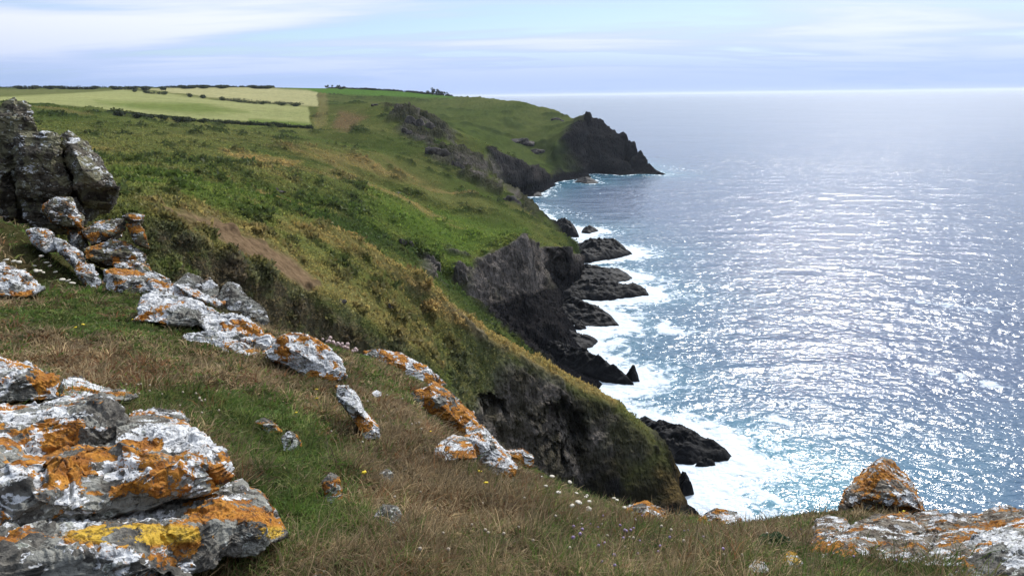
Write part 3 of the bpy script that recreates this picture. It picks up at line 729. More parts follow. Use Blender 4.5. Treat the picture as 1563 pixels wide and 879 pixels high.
M_LICHEN = lichen_mat(); M_SHELF = lichen_mat('shelf_rock', (.045, .036, .028), (.15, .115, .085), (.20, .17, .13)); M_CRAG = lichen_mat('crag_rock', (.040, .034, .026), (.125, .106, .078), (.16, .148, .088))
def subdiv(V, F):
    e = np.sort(np.concatenate([F[:, [0, 1]], F[:, [1, 2]], F[:, [2, 0]]]), 1)
    ue, inv = np.unique(e, axis=0, return_inverse=True); inv = inv.ravel(); n = len(F)
    M = len(V) + inv; a, b, c = M[:n], M[n:2 * n], M[2 * n:]
    V2 = np.concatenate([V, (V[ue[:, 0]] + V[ue[:, 1]]) / 2])
    F2 = np.concatenate([np.stack(x, 1) for x in ((F[:, 0], a, c), (a, F[:, 1], b), (c, b, F[:, 2]), (a, b, c))])
    return V2, F2
def relax(V, F, k=.5):
    e = np.concatenate([F[:, [0, 1]], F[:, [1, 2]], F[:, [2, 0]]]); e = np.concatenate([e, e[:, ::-1]])
    cnt = np.bincount(e[:, 0], minlength=len(V)); S = np.stack([np.bincount(e[:, 0], V[e[:, 1], c], len(V)) for c in range(3)], 1)
    return V * (1 - k) + k * S / np.maximum(cnt, 1)[:, None]
ROCK_OUT = []
def lump(out, r0_, r1_, inner=(), thick=None, jag=.02, seed=0, lean=None, px=2.0):
    """closed angular block: photo outline at real ranges (near at its foot, far at its top), own thickness"""
    o = np.array([q[:2] for q in out], float); vmin, vmax = o[:, 1].min(), o[:, 1].max()
    c = o.mean(0); size = np.ptp(o, axis=0).max() / FPX * r0_
    thick = thick or .55 * size
    rr = lambda v, d: r0_ + (r1_ - r0_) * (vmax - v) / max(1, vmax - vmin) + d
    rg_ = np.random.default_rng(seed + 900)
    pts = [(q[0], q[1], rr(q[1], q[2] if len(q) > 2 else 0)) for q in out]
    n = len(pts); ins = [(q[0], q[1], rr(q[1], q[2] if len(q) > 2 else 0)) for q in inner]
    if not ins:                                                    # one knob of relief inside, off centre
        for k in range(3):
            t = c + rg_.uniform(-.22, .22, 2) * np.ptp(o, axis=0)
            if inpoly(np.array([t[0]]), np.array([t[1]]), o.tolist())[0]: ins.append((t[0], t[1], rr(t[1], -size * rg_.uniform(.10, .22))))
    allp = pts + ins
    vo, eo, fo, ov, oe, of = delaunay_2d_cdt([Vector(p[:2]) for p in allp], [(k, (k + 1) % n) for k in range(n)], [], 1, 1e-4)
    front = []
    for i, p in enumerate(vo):
        s = ov[i]; r = allp[s[0]][2] if len(s) else np.mean([q[2] for q in allp]); front.append(at(p.x, p.y, r))
    front = np.array(front); m_ = len(front)
    cen = front.mean(0); hd = np.array([cen[0], cen[1], 0]); hd /= np.linalg.norm(hd)
    back = cen + (front - cen) * .78 + hd * thick + np.array([0, 0, -.25 * thick])
    F = []
    tri = []
    for f in fo:
        for k in range(1, len(f) - 1): tri.append((f[0], f[k], f[k + 1]))
    cnt = {}
    for a, b, d in tri:
        nn = np.cross(front[b] - front[a], front[d] - front[a])
        if nn @ (front[a] - CAMP) > 0: b, d = d, b
        F.append((a, b, d)); F.append((a + m_, d + m_, b + m_))
        for e in ((a, b), (b, d), (d, a)): cnt[e] = 1
    for (a, b) in list(cnt):
        if (b, a) not in cnt: F.append((b, a, a + m_)); F.append((b, a + m_, b + m_))
    V_ = np.concatenate([front, back]); F = np.array(F, np.int32)
    V_ = V_ + rg_.normal(size=V_.shape) * size * .012
    edge = np.linalg.norm(V_[F[:, 0]] - V_[F[:, 1]], axis=1).max(); L = px / FPX * r0_
    k = int(np.clip(math.ceil(math.log2(edge / L)), 2, 6))
    for i in range(k):
        V_, F = subdiv(V_, F)
        if i == 1: V_ = relax(V_, F, .16)
    N_ = vnormals(V_, F)
    d = size * (.024 * fbm(V_, size * .42, 3, .6, seed=seed + 1) + .020 * fbm(V_, size * .13, 4, .62, seed=seed + 2, stretch=(1.8, 1.8, .6)))
    st2 = fbm(V_, size * .16, 2, .5, seed=seed + 6, stretch=(1.5, 1.5, .7)) * 5; d += size * .014 * (np.floor(st2) - st2 + sstep(st2 - np.floor(st2), .75, 1) + .4)
    d += min(size * .02, .016) * fbm(V_, min(size * .09, .09), 3, .65, seed=seed + 9, ridged=True)
    cr = fbm(V_ + N_ * .02, size * .5, 2, .5, seed=seed + 3); d -= size * jag * sstep(.05 - np.abs(cr), 0, .05)
    stp = fbm(V_, size * .35, 2, .5, seed=seed + 5, stretch=(2, 2, .6)); d += size * .09 * (np.floor(stp * 4) / 4 + .25 * sstep(stp * 4 - np.floor(stp * 4), .7, 1) - .12)
    return V_ + N_ * d[:, None], F
def rock(name, label, cat, lumps, white=0., orange=0., grain=1., splats=(), group=None, mat=None):
    Vs, Fs, n = [], [], 0
    for i, L in enumerate(lumps):
        v_, f_ = lump(seed=i + len(bpy.data.objects) * 3, **L); Vs.append(v_); Fs.append(f_ + n); n += len(v_)
        ROCK_OUT.append(([q[:2] for q in L['out']], L['r0_'], L['r1_']))
    v_ = np.concatenate(Vs); f_ = np.concatenate(Fs)
    u, v = project(v_); W = np.full(len(v_), white); O = np.full(len(v_), orange); Y = np.zeros(len(v_))
    for (a, b, ra, rb, kind, s) in splats:
        q = np.sqrt(((u - a) / ra) ** 2 + ((v - b) / rb) ** 2); k = s * sstep(1.35 - q, 0, .7)
        if kind == 'w': W += .62 * k
        elif kind == 'o': O += .8 * k
        elif kind == 'y': O += .75 * k; Y += np.clip(k * 4, 0, 1)
        elif kind == 'd': W -= k; O -= k
    lo = v_.min(0); c = (v_.min(0) + v_.max(0)) / 2
    o = mesh_np(name, v_, f_, mat or M_LICHEN, attrs={'white': W, 'orange': O, 'yellow': np.clip(Y, 0, 1), 'grain': np.full(len(v_), grain)}, origin=(c[0], c[1], lo[2]))
    return tag(o, label, cat, group)
def L(out, r0_=None, dr=.4, inner=(), **k):
    if r0_ is None:
        o = np.array([q[:2] for q in out]); i = np.argmax(o[:, 1]); r0_ = ground_r(*o[i]) + .02
    return dict(out=out, r0_=r0_, r1_=r0_ + dr, inner=inner, **k)
rock('lichen_boulder', 'big boulder blotched white and orange at the lower left corner', 'boulder', [
  L([(-60,640),(60,632),(110,617),(160,612),(192,640),(185,672),(120,692),(60,702),(-60,705)], 3.25, .35, [(30,662,-.05),(75,650,-.03),(128,645,-.10),(160,660,-.06)], thick=.6),
  L([(178,652),(225,645),(290,648),(310,675),(302,694),(230,696),(172,690)], 3.15, .28, [(250,668,-.06),(285,672,-.05)], thick=.55),
  L([(-60,690),(60,694),(130,670),(190,683),(262,688),(312,676),(346,690),(364,722),(353,746),(320,768),(246,785),(170,808),(100,822),(-60,842)], 2.72, .42,
    [(20,722,-.14),(95,706,-.16),(170,728,-.05),(185,735,-.16),(262,712,-.13),(330,708,-.07),(60,772,-.16),(150,770,-.14),(240,752,-.12),(310,742,-.06)], thick=.8)],
  white=-.025, orange=-.01, splats=[(60,645,110,30,'w',.14),(260,665,60,25,'w',.22),(180,705,120,40,'w',.04),(320,705,40,35,'w',.14),(40,690,60,18,'o',.22),(110,700,40,40,'o',.15),(20,760,60,60,'d',.03),
  (230,730,60,40,'o',.10),(330,740,30,25,'o',.16),(190,765,60,30,'o',.10),(20,820,60,30,'o',.14),(120,790,70,30,'w',.04),(150,745,60,12,'o',.12),(90,830,70,20,'d',.1)])
rock('lichen_ledge', 'broken ledge with a yellow lichen top under the big boulder', 'rock ledge', [
  L([(-60,836),(100,818),(165,806),(250,800),(310,905),(-60,905)], 2.42, .25, [(60,860,-.08),(180,850,-.10)], thick=.5),
  L([(95,838),(170,812),(270,783),(322,768),(352,765),(382,800),(330,870),(150,905),(110,872)], 2.46, .42, [(150,838,-.16),(270,812,-.16),(320,800,-.10),(250,860,-.06)], thick=.5),
  L([(318,776),(345,762),(372,770),(405,776),(425,800),(446,822),(420,830),(392,846),(350,850),(305,832)], 2.62, .30, [(350,790,-.07),(395,800,-.12),(370,825,-.05)], thick=.4),
  L([(355,748),(372,742),(385,755),(383,772),(360,772)], 3.0, .12, thick=.2)],
  white=-.12, orange=.0, splats=[(210,815,100,16,'y',.30),(165,840,25,14,'w',.35),(390,800,50,28,'o',.14),(415,818,28,14,'y',.25),(330,785,40,14,'o',.18),(422,800,18,12,'w',.2),(300,840,60,30,'o',.07),(60,870,90,40,'d',.12),(40,855,30,14,'w',.3)])
rock('long_slab', 'long low slab with a white top edge above the big boulder', 'rock slab', [
  L([(-60,538),(0,546),(50,565),(92,578),(88,608),(40,612),(-60,616)], 5.0, .45, [(20,575,-.12),(60,585,-.08)], thick=.5),
  L([(90,580),(110,581),(150,594),(180,602),(212,607),(190,613),(140,612),(88,608)], 5.1, .4, [(130,598,-.05)], thick=.4)],
  white=.0, orange=.02, splats=[(20,555,60,12,'w',.3),(110,585,60,8,'w',.3),(180,606,40,8,'o',.25),(55,575,16,10,'o',.2),(10,600,50,14,'d',.1),(66,592,20,16,'w',.2)])
rock('white_slab', 'long tilted white slab with a dark facet and orange streaks', 'rock slab', [
  L([(203,472),(214,450),(236,445),(266,455),(300,461),(332,468),(366,482),(402,505),(426,522),(422,540),(380,528),(325,512),(300,500),(262,496),(235,492),(205,490)], None, 1.3, [(240,470,-.10),(268,470,-.18),(300,478,-.26),(345,500,-.10),(222,470,-.1)], thick=.7),
  L([(272,522),(282,508),(325,513),(380,528),(424,540),(440,548),(385,548),(340,537),(300,531)], None, .6, [(340,522,-.06)], thick=.5)],
  white=.24, orange=-.06, splats=[(385,505,34,14,'o',.26),(240,485,36,12,'o',.26),(285,488,28,18,'d',.45),(330,512,60,6,'d',.2),(395,540,30,8,'o',.2),(255,450,16,8,'d',.12)])
rock('white_boulder', 'blocky white boulder with orange corners beside the tilted white slab', 'boulder', [
  L([(400,535),(425,512),(440,505),(470,514),(500,530),(522,552),(530,575),(502,584),(470,581),(448,566),(415,556)], None, .5, [(440,530,-.14),(478,548,-.14),(500,560,-.08)], thick=.6)],
  white=.22, orange=-.02, splats=[(428,530,18,12,'o',.26),(470,520,22,9,'o',.2),(480,575,26,10,'o',.2),(455,560,16,12,'d',.15)])
rock('fin_rock', 'narrow leaning fin of rock with one orange streak', 'rock', [
  L([(508,590),(528,590),(546,610),(560,638),(580,656),(578,668),(560,672),(548,655),(532,630),(515,606)], None, .3, [(540,622,-.10)], thick=.35)],
  white=.18, orange=-.02, splats=[(556,645,14,14,'o',.24),(520,620,10,30,'d',.2)])
rock('orange_slab', 'flat orange and white slab at the brink nearest the thrift heads', 'rock slab', [
  L([(552,534),(580,530),(620,544),(656,562),(682,586),(672,596),(640,578),(602,582),(575,578),(560,556)], None, .5, [(600,553,-.10),(640,568,-.05)], thick=.6)],
  white=.12, orange=.06, splats=[(590,560,30,14,'o',.2),(620,550,20,5,'w',.2),(660,580,14,9,'o',.2)])
rock('orange_boulder', 'orange crusted boulder on the brink above the pale broken rock', 'boulder', [
  L([(628,602),(656,585),(690,605),(712,630),(736,652),(728,676),(700,670),(668,646),(640,636)], None, .5, [(668,612,-.14),(700,645,-.1)], thick=.6)],
  white=.0, orange=.10, splats=[(655,600,16,8,'w',.3),(690,635,40,18,'o',.15),(720,665,14,12,'w',.3)])
rock('pale_ledge', 'short pale ledge left of the broken rock with orange ends', 'rock', [
  L([(660,692),(690,676),(722,682),(730,700),(700,702),(676,707)], None, .3, thick=.35)], white=.14, orange=.0, splats=[(715,690,16,14,'o',.2)])
rock('pale_rock', 'pale broken rock with orange ends on the edge of the drop', 'rock', [
  L([(705,664),(735,655),(758,680),(768,695),(790,716),(785,742),(760,736),(735,708),(690,700),(682,686),(712,690)], None, .5, [(735,680,-.12),(765,712,-.1)], thick=.5)],
  white=.16, orange=.0, splats=[(715,690,16,14,'o',.22),(780,725,14,14,'o',.25),(690,690,20,10,'w',.1)])
rock('grey_slab', 'long grey slab with an orange crest at the foot of the crag', 'rock slab', [
  L([(155,412),(170,406),(200,412),(235,424),(260,432),(245,452),(200,452),(158,444)], 11.0, .7, [(175,425,-.2),(215,432,-.15)], thick=.9),
  L([(225,428),(262,430),(300,442),(345,462),(330,468),(290,458),(240,452)], 10.6, .6, thick=.8)],
  white=.06, orange=-.02, splats=[(195,412,36,7,'o',.35),(290,448,60,12,'w',.2)])
rock('dark_rock', 'dark jagged rock with a white cap behind the tilted white slab', 'rock', [
  L([(262,434),(285,416),(308,422),(322,440),(315,458),(285,456)], 11.4, .6, thick=.8), L([(305,430),(320,424),(336,438),(334,462),(312,460)], 11.3, .5, thick=.6)], white=-.14, orange=-.14, splats=[(320,432,12,10,'w',.35)])
rock('dark_boulder', 'dark split boulder nearest the gully behind the white slab', 'boulder', [
  L([(332,455),(345,428),(366,432),(380,455),(378,478),(350,474)], 11.0, .6, thick=.8), L([(368,470),(382,452),(402,468),(414,490),(400,502),(375,492)], 10.6, .5, thick=.7)], white=-.12, orange=-.2, splats=[(365,434,14,5,'w',.3)])
rock('pale_slab', 'pale tilted slab at the left edge below the grassy dell', 'rock slab', [
  L([(-40,405),(5,398),(30,412),(62,432),(72,442),(40,454),(-40,452)], 10.8, .7, [(10,425,-.15)], thick=.8)], white=.12, orange=-.03, splats=[(20,445,40,8,'o',.2)])
rock('ridge_slab', 'long white flecked slab sloping down through the grassy dell', 'rock slab', [
  L([(40,350),(62,343),(85,358),(92,380),(70,386),(48,372)], 15.6, .6, thick=.8), L([(78,360),(100,368),(128,386),(140,408),(118,412),(92,388)], 14.8, .6, thick=.8), L([(120,396),(142,404),(155,428),(150,442),(132,438),(112,412)], 13.9, .5, thick=.7)],
  white=.08, orange=-.05, grain=.8)
rock('pointed_rock', 'pyramid shaped reddish rock standing against the sea', 'rock', [
  L([(1280,780),(1300,745),(1322,726),(1345,711),(1371,728),(1396,755),(1416,782),(1350,792)], 8.9, .5, [(1340,735,-.12),(1362,752,-.30),(1320,760,-.25),(1390,770,-.12),(1355,775,-.3)], thick=1.0)],
  white=-.08, orange=.05, mat=M_SHELF, splats=[(1380,762,26,12,'w',.28),(1345,720,8,10,'w',.2),(1300,770,14,12,'w',.15),(1345,745,40,30,'o',.05)])
rock('rock_shelf', 'low layered rock shelf under the pyramid shaped rock', 'rock shelf', [
  L([(1240,806),(1262,798),(1292,803),(1302,814),(1262,826),(1238,818)], None, .9, thick=.3),
  L([(1285,822),(1335,800),(1400,795),(1412,810),(1345,832),(1290,838)], None, 1.3, thick=.3),
  L([(1388,792),(1425,785),(1452,800),(1432,816),(1395,812)], None, 1.1, thick=.3),
  L([(1415,802),(1470,794),(1510,792),(1548,804),(1505,834),(1432,840),(1398,826)], None, 1.3, thick=.3),
  L([(1325,840),(1398,824),(1445,840),(1402,862),(1330,860)], None, 1.1, thick=.3),
  L([(1495,792),(1530,785),(1575,800),(1600,845),(1530,845)], None, 1.3, thick=.4),
  L([(1238,828),(1300,834),(1334,852),(1285,860),(1235,850)], None, .9, thick=.3),
  L([(1420,842),(1500,836),(1520,850),(1470,866),(1410,864)], None, .9, thick=.3)],
  white=-.07, orange=-.01, grain=1.2, mat=M_SHELF, splats=[(1250,835,60,16,'o',.12),(1480,815,40,14,'o',.1),(1290,805,18,6,'w',.2),(1440,850,50,14,'w',.1)])
rock('corner_slab', 'grey white slab in the lower right corner', 'rock slab', [
  L([(1440,890),(1488,854),(1540,838),(1620,826),(1640,905),(1450,905)], None, .5, [(1530,862,-.1)], thick=.6), L([(1500,850),(1560,832),(1640,822),(1640,850),(1540,862)], None, .4, thick=.5)], white=.03, orange=-.05, splats=[(1555,875,20,14,'d',.2)])
SMALL = [
 ('orange_rock', 'orange faced rock at the rim where the near slope meets the surf', 'rock', [(952,778),(985,773),(1022,788),(1012,800),(970,794)], .02, .09, ()),
 ('white_stone', 'white and orange stone just right of the rim rock', 'stone', [(1062,797),(1085,785),(1105,787),(1132,791),(1126,806),(1070,806)], .14, .0, ((1085,793,20,8,'o',.2),)),
 ('brink_rock', 'small orange rock on the grassy strip below the dark cliff', 'rock', [(768,690),(798,687),(816,700),(812,714),(786,710)], -.02, .08, ()),
 ('grey_stone', 'squat grey stone half sunk in the dry grass', 'stone', [(570,788),(584,770),(606,772),(614,784),(610,802),(590,810),(574,804)], -.08, -.1, ((580,776,10,6,'o',.15),)),
 ('orange_stone', 'upright orange stone in the green turf right of the big boulder', 'stone', [(492,734),(503,720),(518,730),(526,750),(522,766),(504,770),(494,756)], -.08, .17, ()),
 ('tiny_stone', 'little stone with a white cap and an orange side', 'stone', [(428,668),(440,657),(456,664),(462,680),(450,690),(434,688)], -.04, .06, ((440,662,10,5,'w',.3),)),
 ('flat_stone', 'flat orange stone lying in the turf uphill of the little white capped one', 'stone', [(388,645),(402,638),(424,650),(432,660),(410,662)], -.1, .16, ()),
 ('yellow_stone', 'bright orange yellow stone in the purple flowered grass', 'stone', [(1193,856),(1203,842),(1218,848),(1226,860),(1212,870),(1196,868)], -.0, .07, ((1208,856,16,14,'y',.2),)),
 ('pale_stone', 'pale angular stone left of the bright orange yellow stone', 'stone', [(1142,868),(1152,856),(1168,862),(1176,872),(1164,880),(1146,878)], .1, -.05, ()),
 ('rust_stone', 'orange stone tip at the bottom edge near the yellow ledge', 'stone', [(478,876),(496,862),(512,868),(520,890),(490,895)], -.06, .15, ()),
 ('buried_stone', 'white pebble sized stone beside the leaning fin', 'stone', [(566,600),(574,595),(582,598),(582,604),(572,606)], .25, -.2, ()),
 ('speckled_stone', 'dark speckled stone in a hollow of dry grass', 'stone', [(578,722),(590,714),(602,722),(600,736),(584,738)], -.08, -.1, ()),
]
for (n_, lab, cat, out, w_, o_, sp) in SMALL: rock(n_, lab, cat, [L(out, None, .12, thick=None)], white=w_, orange=o_, splats=sp)
# the crag at the left
rock('crag', 'tall dark crag of square blocks at the left edge', 'crag', [
  L([(-60,175),(40,170),(70,212),(118,222),(158,262),(160,292),(128,340),(40,348),(-60,350)], 21.9, .8, [(40,260,.3),(110,280,.3)], thick=4),
  L([(-60,168),(0,158),(25,151),(46,160),(58,190),(62,215),(48,262),(-60,290)], 22.6, .8, [(20,190,-.6),(30,230,-.5)], thick=4),
  L([(-60,250),(20,255),(24,305),(30,330),(-60,345)], 21.6, .6, [(-10,280,-.4)], thick=4),
  L([(18,208),(28,195),(62,198),(94,205),(104,240),(112,296),(78,304),(45,304),(20,292)], 20.6, .5, [(40,240,-.3),(82,225,-.35),(80,270,-.3)], thick=3.5),
  L([(90,207),(105,198),(130,214),(152,236),(170,260),(178,280),(184,289),(160,286),(130,282),(112,290),(100,250)], 20.2, 1.6, [(112,225,-.5),(126,262,-.7)], thick=3.2),
  L([(108,284),(132,281),(184,288),(172,311),(125,306)], 20.9, .0, [(140,296,.3)], thick=2.5),
  L([(30,298),(75,300),(118,300),(135,328),(110,348),(60,350),(30,335)], 20.8, .6, thick=2.5)],
  white=-.15, orange=-.3, grain=.5, mat=M_CRAG, splats=[(70,245,30,40,'w',.06),(140,240,40,30,'w',.04),(105,203,16,5,'w',.12)])
rock('slab_stack', 'tumbled lichened slabs stepping down from the dark crag', 'crag', [
  L([(62,318),(85,297),(108,300),(128,326),(130,348),(100,346),(75,336)], 18.6, .6, thick=1.6),
  L([(122,352),(142,336),(165,330),(190,332),(192,352),(170,366),(138,376)], 18.2, .7, thick=1.8),
  L([(186,330),(196,324),(222,328),(218,336),(205,338)], 18.0, .4, thick=1.0),
  L([(192,340),(212,334),(224,365),(229,380),(206,372)], 17.8, .4, thick=1.0),
  L([(128,380),(170,364),(202,370),(226,386),(222,402),(165,404),(130,398)], 17.5, .6, thick=1.8),
  L([(100,345),(130,350),(135,378),(128,398),(105,380)], 18.6, .4, thick=1.5),
  L([(170,402),(205,396),(228,400),(238,416),(205,420),(175,416)], 17.0, .5, thick=1.2),
  L([(215,420),(235,412),(262,425),(250,436),(225,432)], 14.5, .4, thick=.8)],
  white=-.05, orange=-.02, grain=.7, mat=M_CRAG, splats=[(205,330,14,5,'o',.2),(212,355,14,16,'o',.16),(160,350,20,12,'o',.06),(95,325,20,14,'w',.08)])

# ================================================================== OUTCROPS ON THE HILLSIDE
def ico(n):
    bm = bmesh.new(); bmesh.ops.create_icosphere(bm, subdivisions=n, radius=1); bm.verts.ensure_lookup_table()
    v = np.array([x.co[:] for x in bm.verts]); f = np.array([[y.index for y in x.verts] for x in bm.faces], np.int32); bm.free(); return v, f
ICO = {k: ico(k) for k in (2, 3, 4, 5)}
def boulder(c, dims, seed, n=4, rot=None, planes=11):
    g = np.random.default_rng(seed); v, f = ICO[n]; v = v.copy()
    for k in range(planes):
        q = g.normal(size=3); q /= np.linalg.norm(q); d = g.uniform(.42, .80); e = v @ q - d; v -= np.maximum(e, 0)[:, None] * q
    v += vnormals(v, f) * (.10 * fbm(v, .7, 4, .6, seed=seed % 97, ridged=True) + .05 * fbm(v, .25, 3, .6, seed=seed % 89))[:, None]
    v = v / np.abs(v).max(0) * np.array(dims) / 2
    a = g.uniform(0, 6.28) if rot is None else rot
    c_, s_ = math.cos(a), math.sin(a); v = np.stack([v[:, 0] * c_ - v[:, 1] * s_, v[:, 0] * s_ + v[:, 1] * c_, v[:, 2]], 1)
    return v + np.asarray(c), f
def outcrop(u, v, w, h, label, k=4, rmin=40, rmax=1200, tilt=.5, mat=None, group='rock outcrops on the green hillside'):
    p = hill_at(u, v + h * .4, rmin, rmax); r = math.hypot(p[0], p[1]); m = r / FPX * 1.0
    g = np.random.default_rng(int(u * 7 + v)); Vs, Fs, n = [], [], 0
    Wm, Hm = w * m, h * m
    ex = np.array([p[1], -p[0], 0]) / r
    for i in range(k):
        t = (i + .5) / k - .5
        c = p + ex * (t * Wm * .75) + np.array([0, 0, Hm * (.15 - tilt * t * .8)]) + g.normal(size=3) * Wm * .03
        s = g.uniform(.75, 1.15)
        v_, f_ = boulder(c, (Wm * s * 1.5 / k ** .8, Wm * s * 1.3 / k ** .8, Hm * g.uniform(.85, 1.3)), int(u * 31 + v * 7 + i), 4, math.atan2(ex[1], ex[0]) + g.uniform(-.5, .5))
        Vs.append(v_); Fs.append(f_ + n); n += len(v_)
    v_ = np.concatenate(Vs); v_[:, 2] -= Hm * .22
    tag(mesh_np('rock_outcrop', v_, np.concatenate(Fs), mat or M_SLATE, origin=p), label, 'rock outcrop', group)
for a in [
 (597,161,28,12,'dark tor standing highest near the skyline',4,300), (640,184,46,24,'largest grey and dark outcrop below the skyline tor',5,300), (620,197,16,10,'small dark outcrop left below the largest grey one',2,300),
 (668,225,44,20,'grey outcrop on the crest of the middle cape with a pinkish scree below',5,260), (694,246,36,16,'broken ribs lower on the crest of the middle cape',4,250), (742,276,44,16,'flat grey slabs low on the crest of the middle cape',4,250),
 (798,214,44,12,'long dark rib across the far green slope',4,450), (818,228,20,9,'short rib under the long dark one on the far slope',2,450), (850,181,22,7,'small rocks on the shoulder behind the headland',3,500),
 (778,302,30,22,'brown craggy knob above the middle cliffs',4,230),
 (660,394,24,24,'rounded brown outcrop in the green hollow',3,100), (662,420,16,14,'small dark outcrop just under the rounded brown one',2,100), (701,412,20,24,'pale upright outcrop nearest the cliff edge in the green hollow',3,100), (622,366,24,13,'brownish outcrop alone on the green slope above the hollow',3,100),
 (425,287,16,9,'low dark outcrop in the bracken on the broad slope',2,90), (343,299,26,9,'strung out stones in the bracken left of the low dark outcrop',4,90), (354,382,11,5,'single pale stone on the brown path',1,40),
 (505,354,26,6,'ribs of pale rock along the second brow',3,70), (800,364,24,16,'grey rock capping the cliff beside the cave',3,180), (520,456,20,8,'pale broken stones on the near brown brow',3,45), (595,462,10,13,'small pale rock on the slope below the second brow',2,60),
 (572,160,14,5,'low dark rocks left of the skyline tor',2,300), (606,292,10,6,'lone small rock on the slope left of the recess',1,180)]:
    outcrop(*a[:5], k=a[5], rmin=a[6])

def pinnacle(u, v, r, w, h, label, seed):
    m = r / FPX; p = at(u, v, r); v_, f_ = boulder(p, (w * m, w * m * 1.1, h * m * 1.5), seed, 4, .4, 18)
    zn = (v_[:, 2] - p[2]) / (h * m * 1.5) + .5; k_ = (1.25 - .85 * np.clip(zn, 0, 1))[:, None]; v_[:, :2] = p[:2] + (v_[:, :2] - p[:2]) * k_
    v_ += (h * m * .10 * np.floor(4 * fbm(v_, h * m * .5, 3, .6, seed=seed)) / 4)[:, None] * (v_ - p) / (h * m * .5)
    v_[:, 2] -= h * m * .04
    tag(mesh_np('rock_outcrop', v_, f_, M_HEAD, origin=p), label, 'rock outcrop', 'dark pinnacles of the headland')
for a in [(897,199,637,40,38,'highest dark pinnacle of the pointed headland',1),(916,212,633,30,34,'dark crag seaward of the highest pinnacle on the headland',2),(932,226,629,32,30,'dark crag in the dip between the two headland pinnacles',3),(950,222,626,30,40,'second pointed pinnacle, nearer the tip of the headland',4),
          (963,238,620,28,32,'dark shoulder of rock below the second pinnacle',5),(968,253,615,26,22,'low dark rock between the shoulder and the last block of the headland',6),(978,250,609,34,30,'last upright block at the very tip of the headland',7)]: pinnacle(*a)

# ================================================================== HEDGES AND TREES
def leaf_mat(name, c1, c2, tr=.25):
    mt = bpy.data.materials.new(name); mt.use_nodes = True; t = NT(mt.node_tree); t.n.clear()
    a = t.node('ShaderNodeAttribute', attribute_name='tone').outputs['Fac']
    co = t.node('ShaderNodeTexCoord').outputs['Object']
    c = t.mix(a, (*c1, 1), (*c2, 1)); c = t.mix(t.ramp(t.noise(co, 3, 3, .6), .3, .7, .0, .5), c, (c1[0] * .6, c1[1] * .6, c1[2] * .6, 1))
    d = t.node('ShaderNodeBsdfPrincipled', inp={'Base Color': c, 'Roughness': .75, 'Specular IOR Level': .2})
    l_ = t.node('ShaderNodeBsdfTranslucent', inp={'Color': c})
    m_ = t.node('ShaderNodeMixShader', inp={0: tr, 1: d.outputs[0], 2: l_.outputs[0]})
    t.l.new(m_.outputs[0], t.node('ShaderNodeOutputMaterial').inputs[0]); return mt
M_HEDGE = leaf_mat('hedge_leaves', (.022, .034, .014), (.050, .064, .022)); M_BARK = rock_shader('bark', (.03, .022, .016), (.06, .045, .03), (.09, .07, .05), .9)
M_BUSH = leaf_mat('cushion_leaves', (.030, .060, .026), (.075, .120, .050))
def leaves(C_, Rm, n, size, seed, flat=(1, 1, 1), shell=.55):
    """n small two-triangle leaves scattered through lobes centred at C_ with radius Rm"""
    g = np.random.default_rng(seed); k = g.integers(0, len(C_), n)
    d = g.normal(size=(n, 3)); d /= np.linalg.norm(d, axis=1)[:, None]
    p = C_[k] + d * np.asarray(flat) * (Rm[k] * (shell + (1 - shell) * g.random(n) ** .6))[:, None]
    a = g.normal(size=(n, 3)); a /= np.linalg.norm(a, axis=1)[:, None]; b = np.cross(a, d + .4 * g.normal(size=(n, 3))); b /= np.linalg.norm(b, axis=1)[:, None] + 1e-6
    s = size * g.uniform(.6, 1.3, n)[:, None]
    v = np.stack([p - a * s, p - b * s * .6, p + a * s, p + b * s * .6], 1).reshape(-1, 3)
    i = np.arange(n)[:, None] * 4; f = (i + np.array([[0, 1, 2, 3]])).astype(np.int32)
    return v, f, np.repeat(g.random(n), 4)
def hedge(pts, h, label, per=.34, gaps=0.0, rmin=200, big=0.3):
    pd = []
    for (a, b), (c1, d1) in zip(pts[:-1], pts[1:]):
        k_ = max(1, int(abs(c1 - a) / 9)); pd += [(a + (c1 - a) * i / k_, b + (d1 - b) * i / k_) for i in range(k_)]
    P_ = np.array([hill_at(a, b, rmin, 1300) for a, b in pd + [pts[-1]]]); g = np.random.default_rng(int(pts[0][0] + 1000))
    seg = np.linalg.norm(np.diff(P_, axis=0), axis=1); s = np.concatenate([[0], np.cumsum(seg)]); n = max(4, int(s[-1] / (h * per)))
    t = np.linspace(0, s[-1], n) + g.normal(size=n) * h * .2
    c = np.stack([np.interp(t, s, P_[:, k]) for k in range(3)], 1)
    c = c[g.random(n) > gaps]; n = len(c); Rm = h * .5 * g.uniform(.7, 1 + big, n); c[:, 2] += Rm * .75
    v, f, tone = leaves(c, Rm, min(36000, n * 60), h * .2, int(pts[0][1]), (1.25, 1.25, 1), .4)
    tag(mesh_np('hedge', v, f, M_HEDGE, smooth=False, attrs={'tone': tone}, origin=P_[0]), label, 'hedge', 'field hedges on the plateau')
hedge([(165,176),(230,182),(300,187),(400,192),(477,197)], 2.0, 'dark hedge along the near edge of the pale barley field', rmin=300)
hedge([(205,141),(260,146),(330,153),(400,160),(462,164)], 2.3, 'dark bumpy hedge between the two pale barley fields', rmin=420, big=.9)
hedge([(-60,137),(60,136.5),(160,137),(250,138)], 3.6, 'dark hedge across the skyline at the left edge', rmin=760)
hedge([(255,136),(330,135.5),(418,136)], 3.8, 'skyline hedge behind the farther barley field', rmin=800, gaps=.1)
hedge([(500,136.5),(560,137.5),(600,140),(640,143),(690,148)], 2.6, 'thin hedge along the top of the bright green pasture', rmin=700, gaps=.25)
